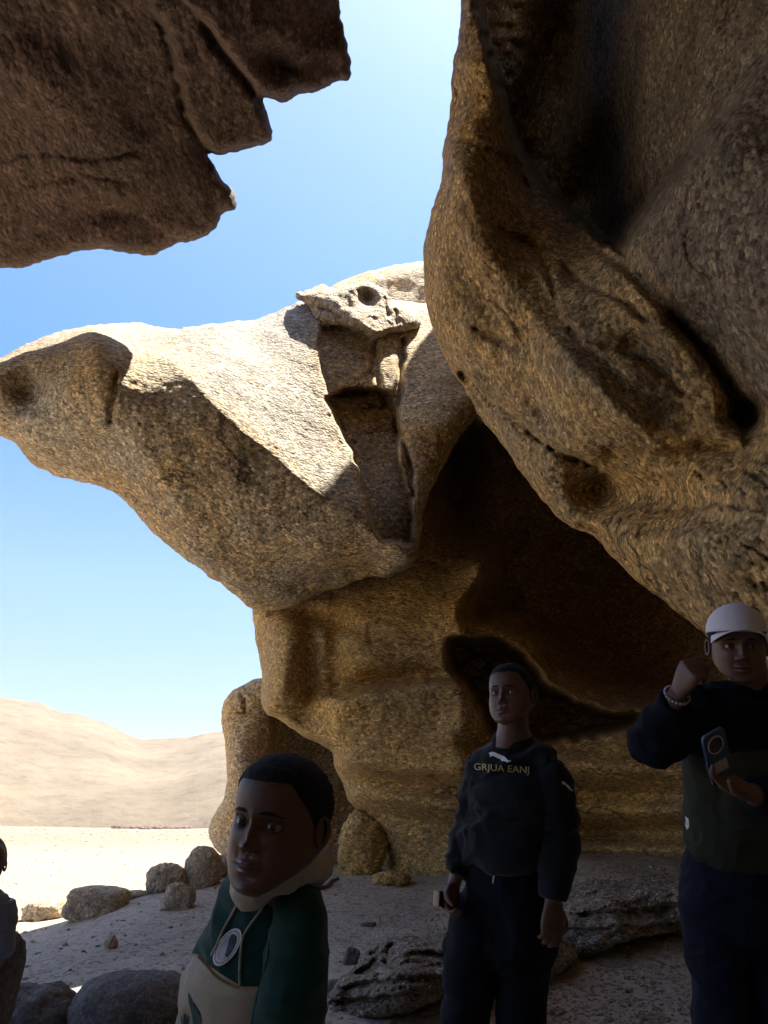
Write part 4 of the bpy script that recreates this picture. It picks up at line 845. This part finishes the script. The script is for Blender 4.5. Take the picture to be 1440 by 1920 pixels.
    pk = remesh([loft([Q(858, 1745, D+.06), Q(850, 1775, D+.06), Q(846, 1790, D+.06)], [(.03, .045), (.04, .05), (.03, .04)])], .005, 2); finish('cargo_pocket', pk, NAVYF, trs)
    a, b = Q(926, 1642, D-.115), Q(924, 1656, D-.115); v_, f_ = tube([a, b], .0022); c = finish('drawstring', mesh_raw(v_, f_), PRINTW, trs)
    for z in (zL, zR):
        sh = remesh([loft([z+Vector((0, .07, .045)), z+Vector((-.01, -.04, .045)), z+Vector((-.02, -.17, .03))], [(.042, .045), (.048, .04), (.036, .025)])], .006, 3); c0 = verts(sh).mean(0); finish('shoe', sh, BLACKF, root)
    root['label'] = 'young woman standing in black printed sweatshirt and black trousers, looking left'; root['category'] = 'person'
    # small glossy box in her hand
    bc = Q(829, 1686, D-.02); bx = bpy.data.meshes.new('b'); bm = bmesh.new(); bmesh.ops.create_cube(bm, size=1)
    for v in bm.verts: v.co = Vector((v.co.x*.030, v.co.y*.045, v.co.z*.048))
    bmesh.ops.bevel(bm, geom=bm.edges[:], offset=.004, segments=2, affect='EDGES'); bm.to_mesh(bx); bm.free(); gm = flat_mat('glossy_black_plastic', (.01, .01, .012), .15, 8, .1, spec=.8); bx.materials.append(gm)
    o = bpy.data.objects.new('pocket_camera', bx); COL.objects.link(o); o.location = bc; o.rotation_euler = (.1, .05, .4)
    tag(o, 'small glossy black box with tan edge held in the hand of the woman', 'pocket camera')
    ev, ef = loft([bc+Vector((-.021, 0, -.024)), bc+Vector((-.021, 0, .024))], [(.003, .022), (.003, .022)], (1, 0, 0), 8, 5); e = finish('tan_edge', mesh_raw(ev, ef), flat_mat('tan_leather', (.36, .25, .16), .6), o)
    rv, rf = ball(bc+Vector((.002, -.027, .004)), (.010, .004, .010), 8); finish('lens', mesh_raw(rv, rf), IRIS, o)
    return root
woman()

# ---- boy in green and cream hoodie
def boy():
    D = 1.17; base = Q(500, 1700, D); base.z = 0.0
    root = bpy.data.objects.new('person', bpy.data.meshes.new('x')); COL.objects.link(root); root.location = base
    hc = Q(523, 1543, D); h = .101
    hi, W = make_head(hc, h, 25, 2, 8, SKIN, root, hairline=.60, gaze=-6, cheek=.035, lipk=1.1, nosek=.85)
    ns = Q(528, 1690, D+.05)
    neck = loft([Q(525, 1715, D+.06), Q(530, 1670, D+.05), Q(540, 1600, D+.05)], [(.042, .042), (.042, .045), (.048, .05)])
    S = Vector((.70, -.72, 0)).normalized()     # shoulder line, chest turned to picture left
    ch = Q(512, 1790, D+.08); wa = Vector((ch.x, ch.y+.05, .72)); 
    shR = Q(552, 1750, D-.0); shL = Q(455, 1755, D+.20)
    lo = [neck, loft([Q(528, 1700, D+.06), ch, wa, Vector((wa.x, wa.y, .55))], [(.04, .04), (.085, .07), (.08, .07), (.09, .08)], S)]
    elR = Q(546, 1915, D-.01); wrR = Vector((elR.x-.06, elR.y-.06, .66)); elL = Vector((shL.x-.02, shL.y+.06, .80)); wrL = Vector((elL.x-.05, elL.y-.03, .60))
    arm = lambda a, b, c: loft([a, (a+b)/2, b, (b+c)/2, c], [(.024, .024), (.026, .026), (.026, .026), (.024, .025), (.02, .023)])
    lo += [arm(shR, elR, wrR), arm(shL, elL, wrL)] + hand(wrR, (0, 0, -1), (1, -.5, 0), .13, .4) + hand(wrL, (0, 0, -1), (-1, .5, 0), .13, .4)
    hx = Vector((wa.x, wa.y, .58)); feet = []
    for sg in (-1, 1):
        p = hx + S*.07*sg; f = Vector((p.x, p.y, 0)); feet.append(f)
        lo.append(loft([p, Vector((p.x, p.y, .32)), Vector((p.x, p.y, .05))], [(.06, .06), (.045, .045), (.03, .03)]))
        fd = Vector((-.7, -.7, 0)); lo.append(loft([f+Vector((0, 0, .04))-fd*.04, f+fd*.06+Vector((0, 0, .03)), f+fd*.13+Vector((0, 0, .02))], [(.03, .035), (.035, .03), (.028, .02)]))
    root.data = person('', base, hi, lo, SKIN, .005)
    # hoodie: lower cream body, green yoke and sleeves as pieces of their own
    t_pts = [Q(530, 1652, D+.06), Q(524, 1674, D+.07), Q(510, 1712, D+.08), Q(492, 1790, D+.08), Q(478, 1850, D+.09), Q(470, 1920, D+.10), Vector((wa.x-.03, wa.y, .62))]
    t_rad = [(.048, .048), (.070, .062), (.094, .076), (.108, .090), (.118, .104), (.122, .112), (.12, .11)]
    body = remesh([loft(t_pts, t_rad, S, 48, 2.2)], .005, 4); folds(body, .008, (9, 9, 13), 21); hd = finish('hoodie_body', body, CREAM, root)
    bv = bvh_of(hd)
    # yoke: the upper surface of the same cloth, raised a little, above a curved seam
    t2 = [(p[0]+.004, p[1]+.004) for p in t_rad]; yk = remesh([loft(t_pts, t2, S, 48, 2.2)], .003, 8); folds(yk, .008, (9, 9, 13), 21)
    v = verts(yk); up = np.zeros(len(v), bool)
    # picture position of each vertex, used once to find the seam height on the cloth
    dx = v[:, 0]; dy = v[:, 1]*CP + (v[:, 2]-CAMZ)*SP; dz = -v[:, 1]*SP + (v[:, 2]-CAMZ)*CP; uu = 720+FPX*dx/dy; vv = 960-FPX*dz/dy
    # side coordinate round the chest
    a = np.clip((uu-372)/(452-372), 0, 1); seam = 1788 + 62*a**.75 - 14*np.clip(-(uu-372)/30, -1, 1)*0
    nb = (vv >= seam) & (vv < seam+5.5); v[nb, 2] += (vv-seam)[nb]*dy[nb]/FPX; setv(yk, v); up = vv < seam+5.5
    bm = bmesh.new(); bm.from_mesh(yk); bm.verts.ensure_lookup_table(); bmesh.ops.delete(bm, geom=[bm.verts[i] for i in np.nonzero(~up)[0]], context='VERTS')
    bm.to_mesh(yk); bm.free()
    yoke = finish('hoodie_yoke', yk, GREEN, root)
    slR = remesh([loft([Q(538, 1690, D+.05), Q(554, 1706, D+.02), Q(562, 1750, D-.0), Q(556, 1820, D-.02), Q(552, 1870, D-.025), Q(544, 1925, D-.025), elR-Vector((.01, .01, .04)), wrR], [(.030, .030), (.040, .038), (.047, .046), (.053, .05), (.056, .054), (.056, .054), (.05, .05), (.04, .04)], (1, 0, 0), 36, 2.1)], .005, 4)
    folds(slR, .009, (8, 8, 11), 31); s1 = finish('sleeve', slR, GREEN, root)
    slL = remesh([loft([shL+Vector((.03, 0, .02)), shL, (shL+elL)/2, elL, wrL], [(.05, .05), (.06, .055), (.055, .055), (.05, .05), (.035, .035)], S, 30)], .006, 3); folds(slL, .006, (9, 9, 12), 33); finish('sleeve', slL, GREEN, root)
    # hood collar
    rows = []
    V = []; Fs = []; n = 72
    for i, (r, z, k) in enumerate([(.052, -.020, 0), (.074, -.026, 0), (.088, -.008, 0), (.090, .016, 0), (.080, .034, 0), (.066, .034, 0), (.056, .018, 0), (.052, 0, 0)]):
        for j in range(n):
            t = 2*math.pi*j/n; wv = 1+.05*math.sin(3*t+1)+.03*math.sin(7*t); bk = max(0, math.cos(t-math.radians(-20)))
            V.append((r*wv*math.cos(t)*1.0, r*wv*math.sin(t)*.95, z*(1+.15*math.sin(5*t)) + .026*bk - .018*max(0, math.cos(t-math.radians(215)))))
    m_ = 8
    for i in range(m_):
        for j in range(n): Fs.append((i*n+j, i*n+(j+1) % n, ((i+1) % m_)*n+(j+1) % n, ((i+1) % m_)*n+j))
    cc = Q(524, 1652, D+.045); V = [Vector((x[0]*.90, x[1]*.90, x[2]*.8))+cc for x in V]; m = remesh([(V, Fs)], .0035, 3); folds(m, .005, (16, 16, 26), 41); finish('hood_collar', m, CREAM, root)
    by = bvh_of(yoke)
    def line(name, pts, r, mat, bv_, par, off=.003):
        pts = catmull(np.array(pts, float), 6, False); V = []; last = D
        o_ = Vector((0, 0, CAMZ))
        for (u, v) in pts:
            d = (Vector(P(u, v, 1.0))-o_).normalized(); h_ = bv_.ray_cast(o_, d)
            if h_[0] is not None: last = h_[3]
            V.append(o_ + d*(last-off))
        tv, tf = tube(V, r); c_ = finish(name, mesh_raw(tv, tf), mat, par)
    line('drawstring', [(445, 1692), (436, 1712), (418, 1745), (405, 1775), (396, 1792)], .0022, CREAM, by, root, .004)
    line('drawstring', [(498, 1690), (488, 1708), (466, 1738), (455, 1760), (450, 1800), (449, 1850)], .0018, CREAM, by, root, .004)
    line('seam_piping', [(372, 1792), (386, 1808), (405, 1830), (428, 1844), (450, 1852)], .0022, CREAM, by, root, .003)
    line('sleeve_seam', [(504, 1765), (500, 1800), (486, 1850), (478, 1885), (472, 1920)], .0012, flat_mat('teal_piping', (.03, .12, .10), .8), bvh_of(s1), s1, .002)
    for c in s1.children: pass
    ov = lambda k, du=0, dv=0: [(426+du + k*(17*math.cos(t) - 20*math.sin(t)), 1776+dv + k*(34*math.sin(t) + 7*math.cos(t))) for t in np.linspace(0, 2*math.pi, 30, endpoint=False)]
    poly_decal('chest_badge', ov(1.0), by, GREYP, root, 2, .003); 
    poly_decal('badge_ring', ov(1.02), by, PRINTW, root, 1.2, .0045, hole=ov(.93)); poly_decal('badge_ring', ov(.80), by, PRINTW, root, 1.2, .0045, hole=ov(.73))
    DKP = flat_mat('dark_print', (.05, .07, .08), .7); 
    poly_decal('badge_figure', [(436, 1750), (444, 1756), (440, 1770), (434, 1782), (426, 1795), (421, 1792), (426, 1775), (430, 1760)], by, DKP, root, 1.5, .0045)
    poly_decal('leaf_print', [(352, 1858), (362, 1880), (374, 1900), (378, 1925), (362, 1925), (360, 1905), (354, 1880)], bv, GREEN, root, 2, .003)
    for pl in ([(338, 1900), (343, 1912), (346, 1925), (341, 1925)], [(344, 1904), (349, 1898), (347, 1925), (343, 1925)], [(352, 1905), (355, 1907), (350, 1925), (346, 1925)]): poly_decal('leaf_print', pl, bv, GREEN, root, 1.2, .003)
    m = remesh([loft([hx + S*.07*sg + Vector((0, 0, .06)), hx + S*.07*sg-Vector((0, 0, .25)), Vector((f.x, f.y, .06))], [(.085, .09), (.07, .07), (.05, .055)]) for sg, f in zip((-1, 1), feet)], .008, 3); finish('trousers', m, NAVYF, root)
    root['label'] = 'boy in the foreground with dark green and cream hoodie, turned to the left'; root['category'] = 'person'
boy()

# ---- man in white cap
def man():
    D = 2.35; base = Q(1390, 1540, D); base.z = float(ground_full(np.array([base.x]), np.array([base.y]))[0])
    root = bpy.data.objects.new('person', bpy.data.meshes.new('x')); COL.objects.link(root); root.location = base
    hc = Q(1383, 1212, D); h = .116
    hi, W = make_head(hc, h, 16, 12, 4, SKIN2, root, hairline=.5, gaze=-5, cheek=0, lipk=1.1, nosek=1.05)
    neck = loft([Q(1410, 1330, D+.05), Q(1405, 1285, D+.05), Q(1395, 1225, D+.04)], [(.08, .07), (.062, .062), (.06, .062)])
    shL = Q(1318, 1322, D+.02); shR = Q(1500, 1330, D+.0); S = (shR-shL).normalized()
    elL = Q(1225, 1392, D-.02); wrL = Q(1272, 1298, D-.14)
    elR = Q(1530, 1500, D-.10); wrR = Q(1410, 1490, D-.32)
    arm = lambda a, b, c: loft([a, (a+b)/2, b, (b+c)/2, c], [(.045, .045), (.042, .042), (.036, .036), (.032, .034), (.026, .030)])
    hip = Q(1385, 1620, D+.02); lo = [neck, loft([Q(1405, 1310, D+.04), Q(1400, 1400, D+.03), Q(1390, 1520, D+.02), hip], [(.15, .08), (.16, .10), (.13, .09), (.15, .10)], S), arm(shL, elL, wrL), arm(shR, elR, wrR)]
    # raised hand pinching towards the chin
    lo += hand(wrL, Vector((.2, -.75, .6)), Vector((-.9, -.3, -.1)), .175, [(1.1, .15, .1), (1.25, .55, .4), (1.3, .85, .6), (1.3, 1.0, .7)], .02, -1, .15, (.35, .15, .9))
    # hand under the phone
    lo += hand(wrR, Vector((-.85, -.05, .45)), Vector((.25, .55, -.8)), .185, [.38, .40, .45, .5], .16, 1, .25)
    legs = []
    for (u, us) in ((1335, 1345), (1440, 1448)):
        a = Q(u, 1690, D+.02); b = Q(us, 1840, D+.02); legs.append([a, Q((u+us)/2, 1760, D+.02), b, Vector((b.x, b.y+.06, .35)), Vector((b.x, b.y+.08, .1))])
    for L in legs: lo.append(loft(L, [(.08, .08), (.07, .075), (.055, .055), (.05, .05), (.038, .038)])); z = Vector((L[-1].x, L[-1].y, base.z)); lo.append(loft([z+Vector((0, .06, .05)), z+Vector((-.01, -.08, .035)), z+Vector((-.02, -.18, .025))], [(.04, .045), (.045, .03), (.035, .02)]))
    root.data = person('', base, hi, lo, SKIN2, .0045)
    # jacket with sleeves, olive vest
    tor = loft([Q(1404, 1290, D+.05), Q(1405, 1312, D+.05), Q(1406, 1335, D+.04), Q(1402, 1390, D+.03), Q(1400, 1430, D+.03)], [(.075, .07), (.13, .09), (.19, .11), (.20, .125), (.17, .115)], S, 40, 2.3)
    slv = lambda a, b, c: loft([a+(a-b)*-.1, a, (a+b)/2, b, (b+c)/2, c], [(.06, .06), (.078, .078), (.076, .076), (.072, .072), (.058, .058), (.042, .042)], (0, 1, 0), 24)
    tz = [loft([Q(1405, 1318, D+.04), (Q(1405, 1318, D+.04)+x)/2+Vector((0, 0, .006)), x], [(.065, .055), (.065, .06), (.06, .06)], (0, 1, 0)) for x in (shL, shR)]
    wl = wrL+(elL-wrL).normalized()*.035; m = remesh(tz + [tor, slv(shL, elL, wl), ball(elL, .068), slv(shR, elR, wrR+(elR-wrR).normalized()*.03), ball(elR, .068)], .006, 5); folds(m, .016, (8, 8, 13), 51); jk = finish('jacket', m, NAVYF, root)
    m = remesh([loft([Q(1400, 1340, D+.035), Q(1396, 1400, D+.03), Q(1392, 1470, D+.02), Q(1388, 1540, D+.01), Q(1386, 1585, D+.01), Q(1386, 1604, D+.01)], [(.165, .112), (.178, .128), (.172, .130), (.166, .130), (.160, .128), (.145, .118)], S, 44, 2.4)], .006, 4)
    folds(m, .009, (9, 9, 11), 57); vest = finish('vest', m, OLIVE, root)
    bv = bvh_of(vest); poly_decal('vest_label', [(1285, 1530), (1291, 1536), (1292, 1550), (1288, 1556), (1285, 1548)], bv, PRINTW, vest, 1.5)
    m = remesh([loft([Q(1300+90, 1585, D+.02), Q(1388, 1640, D+.02), Q(1388, 1700, D+.02), Q(1388, 1740, D+.02)], [(.15, .115), (.170, .13), (.172, .13), (.12, .11)], S, 36, 2.4)] + [loft(L, [(.095, .105), (.092, .10), (.082, .085), (.074, .078), (.062, .066)], S, 28) for L in legs], .007, 4)
    folds(m, .010, (8, 8, 9), 61); finish('jeans', m, flat_mat('dark_blue_denim', (.012, .016, .035), .9, 30, .4, .5, 400, .2), root)
    for L in legs:
        z = Vector((L[-1].x, L[-1].y, base.z)); sh = remesh([loft([z+Vector((0, .08, .05)), z+Vector((-.01, -.06, .045)), z+Vector((-.02, -.20, .03))], [(.048, .05), (.052, .04), (.04, .026)])], .007, 3); finish('shoe', sh, BLACKF, root)
    # cap: panels and curved peak
    V = []; Fs = []; n = 48; k = 16
    for i in range(k+1):
        t = i/k*math.pi/2
        for j in range(n):
            p = 2*math.pi*j/n; x = .745*math.cos(t)**.8*math.sin(p) if i < k else 0; y = (.86*math.cos(t)**.8*math.cos(p) if i < k else 0) - .06; z = .36 + .74*math.sin(t) + .05*math.cos(p)
            y += .03*math.cos(p); V.append(tuple(W(np.array(x), np.array(y), np.array(z))))
    for i in range(k):
        for j in range(n): Fs.append((i*n+j, i*n+(j+1) % n, (i+1)*n+(j+1) % n, (i+1)*n+j))
    cm = mesh_raw(V, Fs); bm = bmesh.new(); bm.from_mesh(cm); bmesh.ops.remove_doubles(bm, verts=bm.verts, dist=1e-5); bmesh.ops.solidify(bm, geom=bm.faces[:], thickness=-.003); bm.to_mesh(cm); bm.free()
    cap = finish('cap', cm, WHITEC, root)
    V = []; Fs = []; a_, b_ = 28, 9
    for i in range(a_+1):
        s_ = -1 + 2*i/a_; p = s_*math.radians(68)
        for j in range(b_+1):
            t = j/b_; ext = .85*(1-abs(s_)**2.6); x = .735*math.sin(p)*(1+.03*t); y = (.83*math.cos(p)-.05) + ext*t; z = .36 + .05*math.cos(p) + .04*t - .34*abs(s_)**2*(.3+.7*t)
            V.append(tuple(W(np.array(x), np.array(y), np.array(z))))
    for i in range(a_):
        for j in range(b_): Fs.append((i*(b_+1)+j, i*(b_+1)+j+1, (i+1)*(b_+1)+j+1, (i+1)*(b_+1)+j))
    pm = mesh_raw(V, Fs); bm = bmesh.new(); bm.from_mesh(pm); bmesh.ops.solidify(bm, geom=bm.faces[:], thickness=.003); bm.to_mesh(pm); bm.free(); c = finish('peak', pm, WHITEC, cap)
    for az_ in (0, 60, -60, 120, -120, 180):
        pts_ = []
        for i in range(13):
            t = i/12*math.pi/2*.98; p = math.radians(az_); x = .75*math.cos(t)**.8*math.sin(p); y = .865*math.cos(t)**.8*math.cos(p) - .06 + .03*math.cos(p); z = .36 + .745*math.sin(t) + .05*math.cos(p); pts_.append(W(np.array(x), np.array(y), np.array(z)))
        tv, tf = tube(pts_, .0011); finish('cap_seam', mesh_raw(tv, tf), WHITEC, cap)
    bv_, bf_ = ball(tuple(W(np.array(0.), np.array(-.06), np.array(1.105))), .006, 8); finish('cap_button', mesh_raw(bv_, bf_), WHITEC, cap)
    # bead bracelet
    ax = (wrL-elL).normalized(); a = ax.orthogonal().normalized(); b = ax.cross(a); cw = wrL - ax*.012; parts = []
    for i in range(20):
        t = 2*math.pi*i/20; parts.append(ball(cw + (a*math.cos(t)+b*math.sin(t))*.035, .0052, 6))
    V, Fs = merged(parts); br = finish('bracelet', mesh_raw(V, Fs), flat_mat('grey_beads', (.35, .35, .38), .2, 8, .1, spec=.8), root)
    root['label'] = 'man in white cap, dark jacket and olive vest raising one hand to his chin'; root['category'] = 'person'
    # phone
    pc = Q(1345, 1418, D-.33); pv, pf = loft([(0, -.0045, 0), (0, -.0035, 0), (0, .0035, 0), (0, .0045, 0)], [(.0372, .0767), (.038, .0775), (.038, .0775), (.0372, .0767)], (1, 0, 0), 56, 9)
    me = mesh_raw(pv, pf); me.name = 'phone'
    me.materials.append(flat_mat('blue_phone_back', (.03, .06, .12), .25, 8, .1, spec=.7)); ph = bpy.data.objects.new('phone', me); COL.objects.link(ph); ph.location = pc; ph.rotation_euler = Euler((math.radians(32), math.radians(-26), math.radians(8)))
    tag(ph, 'blue phone with round camera ring held out by the man in white cap', 'phone')
    def pp(name, V, Fs, mat):
        me = mesh_raw(V, Fs); me.materials.append(mat); me.polygons.foreach_set('use_smooth', [True]*len(me.polygons)); o = bpy.data.objects.new(name, me); COL.objects.link(o); o.parent = ph; return o
    n = 40; V = []; Fs = []
    for i, (r, y) in enumerate([(.026, -.0045), (.026, -.0075), (.023, -.0075), (.023, -.0055)]):
        for j in range(n): V.append((r*math.cos(2*math.pi*j/n)-.002, y, r*math.sin(2*math.pi*j/n)+.040))
    for i in range(3):
        for j in range(n): Fs.append((i*n+j, i*n+(j+1) % n, (i+1)*n+(j+1) % n, (i+1)*n+j))
    pp('camera_ring', V, Fs, flat_mat('silver_ring', (.5, .5, .52), .3, 8, .1, spec=.8))
    V = [(-.002, -.0060, .040)]+[(.0232*math.cos(2*math.pi*j/n)-.002, -.0060, .0232*math.sin(2*math.pi*j/n)+.040) for j in range(n)]; pp('camera_glass', V, [(0, 1+j, 1+(j+1) % n) for j in range(n)], IRIS)
    V, Fs = loft([(-.0, -.0050, -.045), (-.0, -.0050, -.012)], [(.024, .0012), (.024, .0012)], (1, 0, 0), 12, 6); pp('back_card', V, Fs, flat_mat('pale_card', (.45, .43, .42), .5))
man()

# ---- child at the left edge, back to the cave
def edge_child():
    D = 3.6; base = Q(-34, 1780, D)
    root = bpy.data.objects.new('person', bpy.data.meshes.new('x')); COL.objects.link(root); root.location = base
    hc = Q(-27, 1622, D); h = .115
    hi, W = make_head(hc, h, 150, 0, 0, SKIN2, root, hair=False)
    S = Vector((1, .2, 0)).normalized(); sit = Q(-44, 1800, D+.05)
    lo = [loft([Q(-34, 1700, D+.02), Q(-38, 1640, D+.02)], [(.05, .05), (.05, .05)]), loft([Q(-34, 1680, D+.02), Q(-34, 1720, D+.02), sit, sit-Vector((0, 0, .05))], [(.05, .05), (.08, .07), (.09, .08), (.08, .08)], S)]
    for sg in (-1, 1):
        a = sit + S*.045*sg; kn = a + Vector((-.03, .28, .0)); ft = kn + Vector((0, .05, -.32)); lo.append(loft([a, (a+kn)/2, kn, (kn+ft)/2, ft], [(.06, .06), (.055, .055), (.045, .045), (.04, .04), (.03, .03)]))
        sh = Q(-34, 1690, D+.02) + S*.11*sg; e = sh+Vector((.02*sg, .05, -.18)); w_ = e+Vector((-.07*sg, .12, -.05)); lo.append(loft([sh, e, w_], [(.035, .035), (.03, .03), (.022, .022)])); lo += hand(w_, (0, 1, -.1), (0, .1, 1), .13, .3)
    root.data = person('', base, hi, lo, SKIN2, .006)
    V, Fs = ball((0, 0, 0), (.74*h, .93*h, 1.05*h), 20); V = [v for v in V]; cv = [hc+Vector((v[0], v[1]+.004, v[2]+.012)) for v in V]; keep = [f for f in Fs if all(V[i][2] > -.02 + .35*V[i][1]*0 for i in f)]
    finish('knit_cap', mesh_raw(cv, keep), flat_mat('grey_teal_knit', (.16, .22, .22), .9, 60, .3, .8, 300), root)
    m = remesh([loft([Q(-34, 1672, D+.02), Q(-34, 1690, D+.02), Q(-34, 1725, D+.02), Q(-34, 1770, D+.03), sit-Vector((0, 0, .04))], [(.06, .06), (.115, .085), (.115, .10), (.112, .10), (.105, .10)], S, 36, 2.2)] + [loft([Q(-34, 1692, D+.02) + S*.10*sg, Q(-34, 1692, D+.02) + S*.12*sg+Vector((.0, .05, -.18)), Q(-34, 1692, D+.02) + S*.06*sg+Vector((.0, .17, -.23))], [(.055, .055), (.045, .045), (.035, .035)], (0, 1, 0)) for sg in (-1, 1)], .006, 4)
    folds(m, .008, (9, 9, 13), 71); finish('jumper', m, flat_mat('lilac_grey_jumper', (.20, .20, .27), .9, 20, .3, .5, 400), root)
    root['label'] = 'child cut off by the left edge, seated on a dark rock in grey lilac jumper'; root['category'] = 'person'
edge_child()
# ------------------------------------------------------------------ desert haze
hm = bpy.data.materials.new('air'); hm.use_nodes = True; hn = hm.node_tree; hn.nodes.clear()
ho = hn.nodes.new('ShaderNodeOutputMaterial'); hv = hn.nodes.new('ShaderNodeVolumePrincipled'); hv.inputs['Color'].default_value = (.93, .94, 1, 1); hv.inputs['Density'].default_value = .0004; hv.inputs['Anisotropy'].default_value = .2
hn.links.new(hv.outputs[0], ho.inputs['Volume'])
hb = np.array([(x, y, z) for x in (-960, 960) for y in (-960, 960) for z in (-9, 75)], float)
hz = link_mesh('haze', hb, [(0, 1, 3, 2), (4, 6, 7, 5), (0, 4, 5, 1), (2, 3, 7, 6), (0, 2, 6, 4), (1, 5, 7, 3)], hm, None, False, np.zeros(3)); tag(hz, kind='stuff')
